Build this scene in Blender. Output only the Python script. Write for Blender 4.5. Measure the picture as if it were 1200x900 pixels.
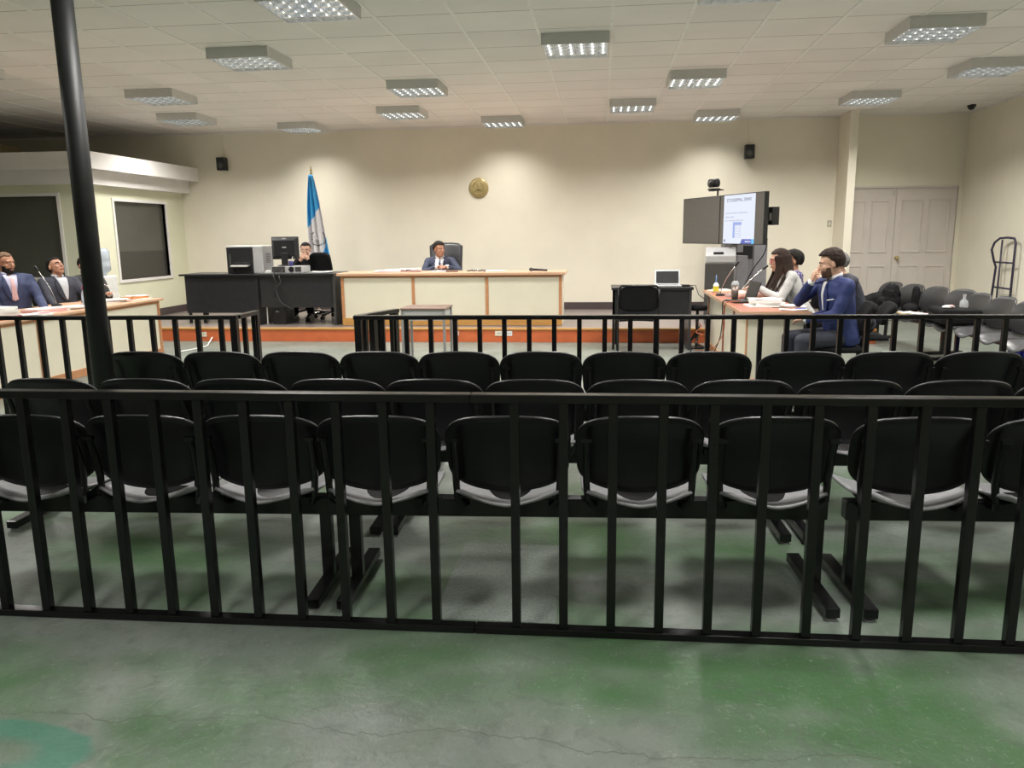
import bpy, bmesh, math, random
from mathutils import Vector, Matrix, Euler
from mathutils.bvhtree import BVHTree
R = math.radians
PI = math.pi
random.seed(7)
for o in list(bpy.data.objects):
    bpy.data.objects.remove(o)
SC = bpy.context.scene
COL = SC.collection

# ------------------------------------------------------------------ camera, world, exposure
cam_d = bpy.data.cameras.new('camera')
cam = bpy.data.objects.new('camera', cam_d)
COL.objects.link(cam)
SC.camera = cam
cam_d.sensor_width = 36.0
cam_d.lens = 36.0 * 920.0 / 1200.0
cam_d.clip_start = 0.05
yaw, pitch, roll = R(6.6), R(-10.8), R(-0.69)
fw = Vector((-math.sin(yaw) * math.cos(pitch), math.cos(yaw) * math.cos(pitch), math.sin(pitch)))
rt = Vector((math.cos(yaw), math.sin(yaw), 0))
up = rt.cross(fw)
rt2 = rt * math.cos(roll) + up * math.sin(roll)
up2 = up * math.cos(roll) - rt * math.sin(roll)
m = Matrix.Identity(4)
for i in range(3):
    m[i][0], m[i][1], m[i][2] = rt2[i], up2[i], -fw[i]
m.translation = (0, 0, 1.5)
cam.matrix_world = m
w = bpy.data.worlds.new('world')
SC.world = w
w.use_nodes = True
w.node_tree.nodes['Background'].inputs[0].default_value = (0.8, 0.85, 0.9, 1)
w.node_tree.nodes['Background'].inputs[1].default_value = 0.02
SC.view_settings.view_transform = 'Standard'
SC.view_settings.look = 'None'
SC.view_settings.exposure = 0.0
SC.view_settings.gamma = 1.0
SC.view_settings.use_curve_mapping = False
LAMP_POWER = 53.0
LAMP_COLOR = (1.0, 0.97, 0.92)
LAMP_SPREAD = 146

# ------------------------------------------------------------------ materials
def mat(name, col, rough=0.6, metal=0.0, var=0.06, scale=12.0, bump=0.0, spec=0.5, emit=None, alpha=None, trans=0.0):
    m = bpy.data.materials.new(name)
    m.use_nodes = True
    nt = m.node_tree
    b = nt.nodes['Principled BSDF']
    tc = nt.nodes.new('ShaderNodeTexCoord')
    nz = nt.nodes.new('ShaderNodeTexNoise')
    nz.inputs['Scale'].default_value = scale
    nz.inputs['Detail'].default_value = 4
    nt.links.new(tc.outputs['Object'], nz.inputs['Vector'])
    rp = nt.nodes.new('ShaderNodeValToRGB')
    rp.color_ramp.elements[0].position = 0.3
    rp.color_ramp.elements[1].position = 0.7
    rp.color_ramp.elements[0].color = [max(0, c * (1 - var)) for c in col] + [1]
    rp.color_ramp.elements[1].color = [min(1, c * (1 + var)) for c in col] + [1]
    nt.links.new(nz.outputs['Fac'], rp.inputs['Fac'])
    nt.links.new(rp.outputs['Color'], b.inputs['Base Color'])
    b.inputs['Roughness'].default_value = rough
    b.inputs['Metallic'].default_value = metal
    b.inputs['Specular IOR Level'].default_value = spec
    if trans:
        b.inputs['Transmission Weight'].default_value = trans
        b.inputs['IOR'].default_value = 1.3
    if alpha is not None:
        b.inputs['Alpha'].default_value = alpha
    if bump:
        bp = nt.nodes.new('ShaderNodeBump')
        bp.inputs['Strength'].default_value = bump
        bp.inputs['Distance'].default_value = 0.01
        nt.links.new(nz.outputs['Fac'], bp.inputs['Height'])
        nt.links.new(bp.outputs['Normal'], b.inputs['Normal'])
    if emit:
        b.inputs['Emission Color'].default_value = list(emit[0]) + [1]
        b.inputs['Emission Strength'].default_value = emit[1]
    return m

def wood(name, c1, c2, rough=0.4, scale=3.0, stretch=(1, 14, 14)):
    m = mat(name, c1, rough)
    nt = m.node_tree
    b = nt.nodes['Principled BSDF']
    tc = nt.nodes['Texture Coordinate']
    mp = nt.nodes.new('ShaderNodeMapping')
    mp.inputs['Scale'].default_value = stretch
    nt.links.new(tc.outputs['Object'], mp.inputs['Vector'])
    nz = nt.nodes['Noise Texture']
    nz.inputs['Scale'].default_value = scale
    nz.inputs['Distortion'].default_value = 0.6
    nt.links.new(mp.outputs['Vector'], nz.inputs['Vector'])
    rp = nt.nodes['Color Ramp']
    rp.color_ramp.elements[0].color = list(c2) + [1]
    rp.color_ramp.elements[1].color = list(c1) + [1]
    return m

M = {}
M['wall'] = mat('cream_wall_paint', (0.83, 0.785, 0.655), 0.75, var=0.03, scale=2.0, bump=0.05)
M['booth'] = mat('booth_paint', (0.76, 0.76, 0.58), 0.7, var=0.03, scale=2.0)
M['cornice'] = mat('white_cornice_paint', (0.80, 0.78, 0.76), 0.45, var=0.03, scale=3)
M['baseboard'] = mat('dark_brown_baseboard', (0.075, 0.055, 0.055), 0.45)
M['black_metal'] = mat('black_painted_steel', (0.005, 0.005, 0.0055), 0.24, var=0.3, scale=30, spec=0.4)
M['chair_plastic'] = mat('shaded_chair_plastic', (0.0055, 0.006, 0.007), 0.34, var=0.12, scale=60, spec=0.35)  # shaded copy of the bench plastic: unlit backs coloured near black
M['seat_plastic'] = mat('lit_seat_plastic', (0.24, 0.24, 0.25), 0.32, var=0.15, scale=40)  # lit copy of the same plastic: overhead light painted into the seats
M['grey_seat'] = mat('lit_grey_seat', (0.06, 0.06, 0.064), 0.3, var=0.2, scale=30)  # lit copy of the side bench plastic, seat light put into the colour
M['grey_plastic'] = mat('worn_grey_plastic', (0.022, 0.022, 0.024), 0.38, var=0.15, scale=30)  # side bench backs: darker, shaded copy of the plastic on their seats
M['black_satin'] = mat('black_satin', (0.012, 0.012, 0.014), 0.4, var=0.2)
M['black_lam'] = mat('black_laminate', (0.018, 0.018, 0.021), 0.35, var=0.2)
M['side_lam'] = mat('lit_black_laminate', (0.045, 0.042, 0.045), 0.4, var=0.15)  # black laminate made paler: light on the side panels is painted in
M['panel'] = mat('cream_panel_laminate', (0.72, 0.68, 0.55), 0.4, var=0.03, scale=3)
M['wood'] = wood('honey_wood_edge', (0.55, 0.27, 0.13), (0.44, 0.20, 0.09))
M['wood_top'] = wood('light_wood_top', (0.66, 0.42, 0.28), (0.58, 0.35, 0.22), 0.3)
M['red_top'] = wood('reddish_wood_top', (0.44, 0.17, 0.11), (0.36, 0.13, 0.08), 0.3)
M['yellow_wood'] = wood('varnished_pine', (0.56, 0.30, 0.09), (0.46, 0.23, 0.06), 0.35)
M['orange'] = mat('orange_painted_board', (0.55, 0.13, 0.045), 0.4, var=0.1, scale=6)
M['dais_floor'] = mat('grey_brown_dais_floor', (0.21, 0.175, 0.165), 0.35, var=0.1, scale=5)
M['door'] = mat('off_white_door_paint', (0.68, 0.62, 0.58), 0.5, var=0.03, scale=3)
M['gold'] = mat('gold_relief', (0.50, 0.40, 0.19), 0.4, metal=0.6, var=0.2, scale=40)
M['chrome'] = mat('chrome', (0.7, 0.7, 0.7), 0.2, metal=1.0)
M['alu'] = mat('fixture_aluminium', (0.62, 0.64, 0.66), 0.35, metal=0.8, var=0.03)
M['alu_white'] = mat('bright_louvre_strip', (0.60, 0.62, 0.64), 0.4, metal=0.2, var=0.02)
M['louvre'] = mat('louvre_aluminium', (0.62, 0.66, 0.70), 0.12, metal=1.0, var=0.02)
M['fix_box'] = mat('grey_fixture_housing', (0.62, 0.62, 0.60), 0.5, var=0.03)
M['tube'] = mat('lit_lamp_tube', (1, 1, 1), 0.5, emit=((1, 0.97, 0.9), 4.2))
M['white'] = mat('white_plastic', (0.75, 0.75, 0.73), 0.4, var=0.03)
M['paper'] = mat('white_paper', (0.82, 0.81, 0.78), 0.7, var=0.03)
M['pinkpaper'] = mat('pink_folder_card', (0.70, 0.42, 0.42), 0.7, var=0.05)
M['greyscr'] = mat('dark_monitor_glass', (0.085, 0.082, 0.078), 0.25, var=0.04)
M['darkglass'] = mat('tinted_window_glass', (0.075, 0.075, 0.062), 0.18, var=0.1, scale=2)
M['darklower'] = mat('dark_lower_window', (0.04, 0.037, 0.032), 0.35, var=0.1, scale=2)  # flat darker tone for the lower part of the booth window
M['greylam'] = mat('grey_cabinet_laminate', (0.22, 0.22, 0.235), 0.4, var=0.06)
M['lightgrey'] = mat('light_grey_plastic', (0.45, 0.45, 0.45), 0.4, var=0.04)
M['darkgrey'] = mat('dark_grey_plastic_panel', (0.065, 0.063, 0.06), 0.4, var=0.08)
M['blackfab'] = mat('black_fabric', (0.009, 0.009, 0.010), 0.9, var=0.35, scale=60, bump=0.2, spec=0.15)
M['leather'] = mat('black_leather', (0.02, 0.02, 0.024), 0.35, var=0.2, scale=50, bump=0.15)
M['clear'] = mat('clear_plastic', (0.85, 0.88, 0.9), 0.1, alpha=0.35, var=0.02)
M['water'] = mat('bluish_clear_plastic', (0.55, 0.62, 0.72), 0.15, alpha=0.7, var=0.05)
M['blue'] = mat('bright_blue_plastic', (0.03, 0.05, 0.55), 0.45, var=0.1)
M['redcap'] = mat('dark_pink_cap', (0.45, 0.03, 0.10), 0.4)
M['yellow'] = mat('yellow_green_label', (0.65, 0.62, 0.05), 0.45, var=0.2, scale=40)
M['cardboard'] = mat('cardboard', (0.42, 0.33, 0.18), 0.8)
M['pink'] = mat('pale_pink_cloth', (0.80, 0.62, 0.56), 0.85, var=0.06, scale=30, bump=0.3)
M['flagblue'] = mat('flag_sky_blue_satin', (0.05, 0.36, 0.72), 0.38, var=0.12, scale=6)
M['flagwhite'] = mat('flag_white_satin', (0.74, 0.72, 0.74), 0.45, var=0.04, scale=6)
M['emblem'] = mat('dark_green_embroidery', (0.06, 0.09, 0.07), 0.7, var=0.3, scale=60)
M['purple'] = mat('dark_purple_steel', (0.035, 0.028, 0.06), 0.35)
M['cable'] = mat('black_cable_rubber', (0.012, 0.012, 0.012), 0.5)
M['redcable'] = mat('orange_cable_rubber', (0.45, 0.12, 0.04), 0.5)
M['trunk'] = mat('steel_leg_grey', (0.30, 0.30, 0.30), 0.4, metal=0.3)
M['brown_top'] = wood('brown_table_laminate', (0.22, 0.14, 0.11), (0.17, 0.10, 0.08), 0.3)

def floor_material():
    m = bpy.data.materials.new('worn_green_painted_concrete')
    m.use_nodes = True
    nt = m.node_tree; N = nt.nodes; L = nt.links
    b = N['Principled BSDF']
    tc = N.new('ShaderNodeTexCoord')
    def noise(scale, detail=4, stretch=(1, 1, 1), dist=0.0, rough=0.55, loc=(0, 0, 0)):
        mp = N.new('ShaderNodeMapping'); mp.inputs['Scale'].default_value = stretch
        mp.inputs['Location'].default_value = loc
        L.new(tc.outputs['Object'], mp.inputs['Vector'])
        n = N.new('ShaderNodeTexNoise'); n.inputs['Scale'].default_value = scale
        n.inputs['Detail'].default_value = detail; n.inputs['Distortion'].default_value = dist
        n.inputs['Roughness'].default_value = rough
        L.new(mp.outputs['Vector'], n.inputs['Vector']); return n
    def ramp(src, p0, p1, c0, c1):
        r = N.new('ShaderNodeValToRGB')
        r.color_ramp.elements[0].position = p0; r.color_ramp.elements[1].position = p1
        r.color_ramp.elements[0].color = list(c0) + [1]; r.color_ramp.elements[1].color = list(c1) + [1]
        L.new(src, r.inputs['Fac']); return r
    def mix(fac, a, c, blend='MIX'):
        x = N.new('ShaderNodeMix'); x.data_type = 'RGBA'; x.blend_type = blend
        if isinstance(fac, float): x.inputs[0].default_value = fac
        else: L.new(fac, x.inputs[0])
        for s, v in ((6, a), (7, c)):
            if isinstance(v, tuple): x.inputs[s].default_value = list(v) + [1]
            else: L.new(v, x.inputs[s])
        return x.outputs[2]
    base = ramp(noise(1.3, 6, (0.8, 1.2, 1), 0.4).outputs['Fac'], 0.36, 0.64, FLOOR_A, FLOOR_B)
    fac = ramp(noise(0.85, 3, (1.0, 1.5, 1), 0.3, loc=(3.1, 1.7, 0)).outputs['Fac'], 0.43, 0.63, (0, 0, 0), (0.85, 0.85, 0.85))
    # wall sheen on the far floor painted in: green patches fade to grey
    sep = N.new('ShaderNodeSeparateXYZ'); L.new(tc.outputs['Object'], sep.inputs[0])
    far_sheen = N.new('ShaderNodeMapRange'); far_sheen.inputs['From Min'].default_value = 4.6; far_sheen.inputs['From Max'].default_value = 7.0
    far_sheen.inputs['To Min'].default_value = 1.0; far_sheen.inputs['To Max'].default_value = 0.12
    L.new(sep.outputs['Y'], far_sheen.inputs['Value'])
    mm = N.new('ShaderNodeMath'); mm.operation = 'MULTIPLY'
    L.new(fac.outputs['Color'], mm.inputs[0]); L.new(far_sheen.outputs[0], mm.inputs[1])
    c = mix(mm.outputs[0], base.outputs['Color'], FLOOR_G)
    # pale scuffs and specks
    sp = ramp(noise(34, 6, (1, 1, 1), 1.8, 0.75).outputs['Fac'], 0.57, 0.70, (0, 0, 0), (0.6, 0.6, 0.6))
    c = mix(sp.outputs['Color'], c, (0.33, 0.36, 0.33))
    dk = ramp(noise(11, 6, (1, 1, 1), 0.8, 0.7).outputs['Fac'], 0.35, 0.50, (0.45, 0.45, 0.45), (0, 0, 0))
    c = mix(dk.outputs['Color'], c, (0.085, 0.10, 0.085))
    # teal repaint patch near the camera's left
    def vm(op, a, bb=None):
        v = N.new('ShaderNodeVectorMath'); v.operation = op
        L.new(a, v.inputs[0])
        if bb is not None: v.inputs[1].default_value = bb
        return v
    wob = noise(3.5, 4, loc=(5, 2, 0))
    sub = vm('SUBTRACT', tc.outputs['Object'], (-1.80, 1.90, 0))
    scl = vm('MULTIPLY', sub.outputs[0], (1.0, 1.9, 0.0))
    ln = vm('LENGTH', scl.outputs[0])
    add = N.new('ShaderNodeMath'); add.operation = 'MULTIPLY_ADD'
    L.new(wob.outputs['Fac'], add.inputs[0]); add.inputs[1].default_value = 0.16; L.new(ln.outputs['Value'], add.inputs[2])
    ring = N.new('ShaderNodeValToRGB')
    e = ring.color_ramp.elements
    e[0].position = 0.19; e[0].color = (0.0, 0, 0, 1)
    e[1].position = 0.27; e[1].color = (0.75, 0.75, 0.75, 1)
    x = e.new(0.375); x.color = (0.75, 0.75, 0.75, 1)
    x = e.new(0.40); x.color = (0, 0, 0, 1)
    L.new(add.outputs[0], ring.inputs['Fac'])
    c = mix(ring.outputs['Color'], c, (0.05, 0.19, 0.13))
    # crack across the slab
    cn = noise(2.2, 6, (1, 0.05, 1), 0.0, 0.6)
    mul = N.new('ShaderNodeMath'); mul.operation = 'MULTIPLY_ADD'
    L.new(cn.outputs['Fac'], mul.inputs[0]); mul.inputs[1].default_value = -0.35; L.new(sep.outputs['Y'], mul.inputs[2])
    sb = N.new('ShaderNodeMath'); sb.operation = 'SUBTRACT'; L.new(mul.outputs[0], sb.inputs[0]); sb.inputs[1].default_value = 1.93
    ab = N.new('ShaderNodeMath'); ab.operation = 'ABSOLUTE'; L.new(sb.outputs[0], ab.inputs[0])
    cr = ramp(ab.outputs[0], 0.0015, 0.004, (0.8, 0.8, 0.8), (0, 0, 0))
    c = mix(cr.outputs['Color'], c, (0.07, 0.08, 0.06))
    L.new(c, b.inputs['Base Color'])
    rr = N.new('ShaderNodeMapRange'); rr.inputs['To Min'].default_value = 0.25; rr.inputs['To Max'].default_value = 0.50
    rn = noise(9, 5); L.new(rn.outputs['Fac'], rr.inputs['Value']); L.new(rr.outputs[0], b.inputs['Roughness'])
    bp = N.new('ShaderNodeBump'); bp.inputs['Strength'].default_value = 0.35; bp.inputs['Distance'].default_value = 0.01
    L.new(noise(30, 6, (1, 1, 1), 0.5, 0.65).outputs['Fac'], bp.inputs['Height'])
    L.new(bp.outputs['Normal'], b.inputs['Normal'])
    return m
FLOOR_A = (0.135, 0.165, 0.140)
FLOOR_B = (0.215, 0.235, 0.215)
FLOOR_G = (0.045, 0.125, 0.038)

def ceiling_material():
    m = mat('acoustic_ceiling_tiles', (0.87, 0.835, 0.80), 0.85, var=0.03, scale=1.5)
    nt = m.node_tree; N = nt.nodes; L = nt.links
    b = N['Principled BSDF']
    sep = N.new('ShaderNodeSeparateXYZ'); L.new(N['Texture Coordinate'].outputs['Object'], sep.inputs[0])
    def math_(op, a, v):
        x = N.new('ShaderNodeMath'); x.operation = op
        L.new(a, x.inputs[0])
        if v is not None: x.inputs[1].default_value = v
        return x.outputs[0]
    fy = math_('FRACT', math_('DIVIDE', sep.outputs['Y'], 0.63), None)
    ln = math_('LESS_THAN', fy, 0.02)
    x = N.new('ShaderNodeMix'); x.data_type = 'RGBA'
    L.new(ln, x.inputs[0]); L.new(N['Color Ramp'].outputs['Color'], x.inputs[6])
    x.inputs[7].default_value = (0.40, 0.38, 0.35, 1)
    # slight tint differences tile by tile
    cx = math_('FLOOR', math_('DIVIDE', math_('SUBTRACT', sep.outputs['X'], 0.065), 0.667), None)
    cy = math_('FLOOR', math_('DIVIDE', sep.outputs['Y'], 0.63), None)
    cb = N.new('ShaderNodeCombineXYZ'); L.new(cx, cb.inputs[0]); L.new(cy, cb.inputs[1])
    wn = N.new('ShaderNodeTexWhiteNoise'); L.new(cb.outputs[0], wn.inputs['Vector'])
    mr = N.new('ShaderNodeMapRange'); mr.inputs['To Min'].default_value = 0.94; mr.inputs['To Max'].default_value = 1.0
    L.new(wn.outputs['Value'], mr.inputs['Value'])
    mu = N.new('ShaderNodeMix'); mu.data_type = 'RGBA'; mu.blend_type = 'MULTIPLY'; mu.inputs[0].default_value = 1
    L.new(x.outputs[2], mu.inputs[6]); L.new(mr.outputs[0], mu.inputs[7])
    L.new(mu.outputs[2], b.inputs['Base Color'])
    return m
M['floor'] = floor_material()
M['ceiling'] = ceiling_material()

# ------------------------------------------------------------------ mesh helpers
class MB:
    def __init__(s):
        s.v = []; s.f = []; s.mi = []; s.k = 0
    def add(s, vs, fs, mi=0):
        o = len(s.v); s.v += [tuple(x) for x in vs]
        s.f += [tuple(i + o for i in f) for f in fs]; s.mi += [mi] * len(fs); return s
    def box(s, x0, x1, y0, y1, z0, z1, mi=0, M4=None):
        vs = [Vector((x, y, z)) for z in (z0, z1) for y in (y0, y1) for x in (x0, x1)]
        if M4: vs = [M4 @ q for q in vs]
        return s.add(vs, [(0, 2, 3, 1), (4, 5, 7, 6), (0, 1, 5, 4), (2, 6, 7, 3), (0, 4, 6, 2), (1, 3, 7, 5)], mi)
    def bar(s, a, b, w, h, mi=0, upv=(0, 0, 1)):
        a = Vector(a); b = Vector(b); d = (b - a).normalized(); u = Vector(upv)
        if abs(d.dot(u)) > .99: u = Vector((0, 1, 0))
        x = d.cross(u).normalized(); y = x.cross(d).normalized()
        vs = [p + x * (i * w / 2) + y * (j * h / 2) for p in (a, b) for i, j in ((-1, -1), (1, -1), (1, 1), (-1, 1))]
        return s.add(vs, [(3, 2, 1, 0), (4, 5, 6, 7), (0, 1, 5, 4), (1, 2, 6, 5), (2, 3, 7, 6), (3, 0, 4, 7)], mi)
    def loft(s, rings, mi=0, cap=True, closed=False):
        n = len(rings[0]); o = len(s.v)
        vs = [p for r in rings for p in r]
        fs = []
        K = len(rings)
        for k in range(K if closed else K - 1):
            k2 = (k + 1) % K
            for i in range(n):
                j = (i + 1) % n
                fs.append((k * n + i, k * n + j, k2 * n + j, k2 * n + i))
        if cap and not closed:
            fs.append(tuple(reversed(range(n)))); fs.append(tuple((K - 1) * n + i for i in range(n)))
        return s.add(vs, fs, mi)
    def tube(s, pts, r, n=8, mi=0, closed=False):
        pts = [Vector(p) for p in pts]; K = len(pts)
        rr = r if isinstance(r, (list, tuple)) else [r] * K
        rings = []; px = None
        for k, p in enumerate(pts):
            if closed: d = pts[(k + 1) % K] - pts[k - 1]
            else: d = pts[min(k + 1, K - 1)] - pts[max(k - 1, 0)]
            d.normalize()
            if px is None:
                u = Vector((0, 0, 1)) if abs(d.z) < .9 else Vector((1, 0, 0))
                px = d.cross(u).normalized()
            else:
                px = (px - d * px.dot(d)).normalized()
            y = d.cross(px)
            rings.append([p + (px * math.cos(2 * PI * i / n) + y * math.sin(2 * PI * i / n)) * rr[k] for i in range(n)])
        return s.loft(rings, mi, True, closed)
    def lathe(s, prof, c=(0, 0, 0), n=20, mi=0, M4=None):
        rings = []
        for r, z in prof:
            ring = [Vector((max(r, 1e-4) * math.cos(2 * PI * i / n), max(r, 1e-4) * math.sin(2 * PI * i / n), z)) for i in range(n)]
            rings.append([(M4 @ q if M4 else q) + Vector(c) for q in ring])
        return s.loft(rings, mi)
    def ell(s, c, r, M3=None, n=12, mi=0):
        c = Vector(c); rx, ry, rz = r if isinstance(r, (tuple, list)) else (r, r, r)
        rings = []
        for k in range(1, n):
            t = PI * k / n
            ring = []
            for i in range(n + 2):
                a = 2 * PI * i / (n + 2)
                q = Vector((rx * math.sin(t) * math.cos(a), ry * math.sin(t) * math.sin(a), rz * math.cos(t)))
                ring.append((M3 @ q if M3 else q) + c)
            rings.append(ring)
        rings.reverse()
        return s.loft(rings, mi)
    def cap(s, a, b, ra, rb=None, n=12):
        a = Vector(a); b = Vector(b); rb = ra if rb is None else rb
        d = (b - a); L = d.length
        d = d.normalized() if L > 1e-6 else Vector((0, 0, 1))
        pts = []; rr = []
        for t in (-80, -55, -25): pts.append(a + d * ra * math.sin(R(t))); rr.append(ra * math.cos(R(t)))
        pts.append(a); rr.append(ra)
        pts.append(b); rr.append(rb)
        for t in (25, 55, 80): pts.append(b + d * rb * math.sin(R(t))); rr.append(rb * math.cos(R(t)))
        x = d.cross(Vector((0, 0, 1)) if abs(d.z) < .9 else Vector((1, 0, 0))).normalized(); y = d.cross(x)
        rings = [[p + (x * math.cos(2 * PI * i / n) + y * math.sin(2 * PI * i / n)) * r for i in range(n)] for p, r in zip(pts, rr)]
        return s.loft(rings)
    def poly(s, pts, d, mi=0):
        """closed outline pts extruded by vector d"""
        n = len(pts); d = Vector(d); a = [Vector(p) for p in pts]; b = [p + d for p in a]
        fs = [tuple(reversed(range(n))), tuple(range(n, 2 * n))] + [(i, (i + 1) % n, n + (i + 1) % n, n + i) for i in range(n)]
        return s.add(a + b, fs, mi)
    def build(s, name, m, parent=None, smooth=False, bev=0.0, solid=0.0, sub=0, kind=None):
        me = bpy.data.meshes.new(name)
        me.from_pydata(s.v, [], s.f)
        ms = m if isinstance(m, (list, tuple)) else [m]
        for x in ms: me.materials.append(x)
        for p, i in zip(me.polygons, s.mi):
            p.material_index = i; p.use_smooth = smooth
        bm = bmesh.new(); bm.from_mesh(me); bmesh.ops.recalc_face_normals(bm, faces=bm.faces); bm.to_mesh(me); bm.free()
        o = bpy.data.objects.new(name, me); COL.objects.link(o)
        if parent: o.parent = parent
        if solid:
            q = o.modifiers.new('solid', 'SOLIDIFY'); q.thickness = solid; q.offset = 0
        if bev:
            q = o.modifiers.new('bevel', 'BEVEL'); q.width = bev; q.segments = 2; q.limit_method = 'ANGLE'; q.angle_limit = R(40)
        if sub:
            q = o.modifiers.new('sub', 'SUBSURF'); q.levels = sub; q.render_levels = sub
        if kind: o['kind'] = kind
        return o

def grid(fn, nu, nv):
    vs = [fn(i / nu, j / nv) for j in range(nv + 1) for i in range(nu + 1)]
    fs = [(j * (nu + 1) + i, j * (nu + 1) + i + 1, (j + 1) * (nu + 1) + i + 1, (j + 1) * (nu + 1) + i) for j in range(nv) for i in range(nu)]
    return vs, fs

def tag(o, label, cat, group=None):
    o['label'] = label; o['category'] = cat
    if group: o['group'] = group
    return o
def thing(name, label, cat, loc=(0, 0, 0), rz=0.0, group=None):
    o = bpy.data.objects.new(name, None); COL.objects.link(o)
    o.empty_display_size = 0.1
    o.location = loc; o.rotation_euler = (0, 0, R(rz))
    return tag(o, label, cat, group)
def struct(name, mb, m, parent=None, **k):
    o = mb.build(name, m, parent, **k)
    if not parent: o['kind'] = 'structure'
    return o
def dup(root, loc=None, rz=None, label=None, group=None):
    r = root.copy(); COL.objects.link(r)
    if loc is not None: r.location = loc
    if rz is not None: r.rotation_euler = (0, 0, R(rz))
    if label: r['label'] = label
    if group: r['group'] = group
    for ch in list(root.children):
        c = ch.copy(); COL.objects.link(c); c.parent = r
        for g in list(ch.children):
            d = g.copy(); COL.objects.link(d); d.parent = c
    return r
def bx(*a): return MB().box(*a)
def text(name, body, size, m, parent, loc, rot, ext=0.001, align='CENTER'):
    cu = bpy.data.curves.new(name, 'FONT'); cu.body = body; cu.size = size; cu.extrude = ext
    cu.align_x = align; cu.align_y = 'CENTER'
    t = bpy.data.objects.new(name + '_tmp', cu); COL.objects.link(t)
    bpy.context.view_layer.update()
    me = bpy.data.meshes.new_from_object(t.evaluated_get(bpy.context.evaluated_depsgraph_get()))
    bpy.data.objects.remove(t)
    me.materials.clear(); me.materials.append(m)
    o = bpy.data.objects.new(name, me); COL.objects.link(o)
    o.parent = parent; o.location = loc; o.rotation_euler = rot
    return o
def remesh(mb, name, m, parent, voxel, smooth_it=2, fac=0.5):
    me = bpy.data.meshes.new(name + '_src'); me.from_pydata(mb.v, [], mb.f)
    t = bpy.data.objects.new(name + '_tmp', me); COL.objects.link(t)
    bm = bmesh.new(); bm.from_mesh(me); bmesh.ops.recalc_face_normals(bm, faces=bm.faces); bm.to_mesh(me); bm.free()
    q = t.modifiers.new('r', 'REMESH'); q.mode = 'VOXEL'; q.voxel_size = voxel; q.use_smooth_shade = True
    if smooth_it:
        q = t.modifiers.new('s', 'SMOOTH'); q.iterations = smooth_it; q.factor = fac
    bpy.context.view_layer.update()
    me2 = bpy.data.meshes.new_from_object(t.evaluated_get(bpy.context.evaluated_depsgraph_get()))
    bpy.data.objects.remove(t)
    me2.name = name
    me2.materials.clear(); me2.materials.append(m)
    o = bpy.data.objects.new(name, me2); COL.objects.link(o)
    for p in me2.polygons: p.use_smooth = True
    if parent: o.parent = parent
    return o

# ------------------------------------------------------------------ room shell
XR, XL, YB, YF, ZC = 5.78, -11.0, 13.8, -3.0, 3.32
struct('floor', bx(XL, XR, YF, YB, -0.1, 0), M['floor'])
struct('ceiling', bx(XL, XR, YF, YB, ZC, ZC + 0.1), M['ceiling'])
struct('wall_back', bx(XL, 3.92, YB, YB + 0.15, 0, ZC).box(3.92, XR, YB, YB + 0.15, 2.19, ZC).box(5.72, XR, YB, YB + 0.15, 0, 2.19), M['wall'])
struct('wall_right', bx(XR, XR + 0.15, YF, YB + 0.15, 0, ZC), M['wall'])
struct('wall_left', bx(XL - 0.15, XL, YF, YB + 0.15, 0, ZC), M['wall'])
struct('wall_front', bx(XL, XR, YF - 0.15, YF, 0, ZC), M['wall'])
struct('trim_1', bx(3.80, 3.92, 13.2, YB, 0, ZC), M['wall'])      # pilaster beside the door recess
tb = MB()
x = 0.065 - 0.667 * 16
while x < XR:
    if x > XL: tb.box(x - 0.014, x + 0.014, YF, YB, ZC - 0.006, ZC + 0.01)
    x += 0.667
struct('trim_2', tb, mat('white_ceiling_tee', (0.85, 0.84, 0.80), 0.4))
struct('trim_3', bx(XL, XR, YB - 0.02, YB, ZC - 0.025, ZC).box(XR - 0.02, XR, YF, YB, ZC - 0.025, ZC), M['ceiling'])
# dais
DX0, DX1, DY, DZ = -7.556, 3.66, 10.95, 0.2
struct('dais', bx(DX0, DX1, DY + 0.02, YB, 0, DZ - 0.004), M['dais_floor'])
struct('trim_4', bx(DX0, DX1, DY, DY + 0.02, 0, DZ - 0.03), M['orange'])
struct('trim_5', bx(DX0, DX1, DY - 0.015, DY + 0.05, DZ - 0.03, DZ), M['yellow_wood'], bev=0.006)
struct('baseboard_back', bx(DX0, 3.79, YB - 0.02, YB, DZ, DZ + 0.12), M['baseboard'])
struct('baseboard_left', bx(DX0, DX0 + 0.02, 10.97, YB - 0.02, DZ, DZ + 0.12), M['baseboard'])
struct('baseboard_right', bx(XR - 0.015, XR, YF, YB, 0, 0.1), M['baseboard'])
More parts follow.
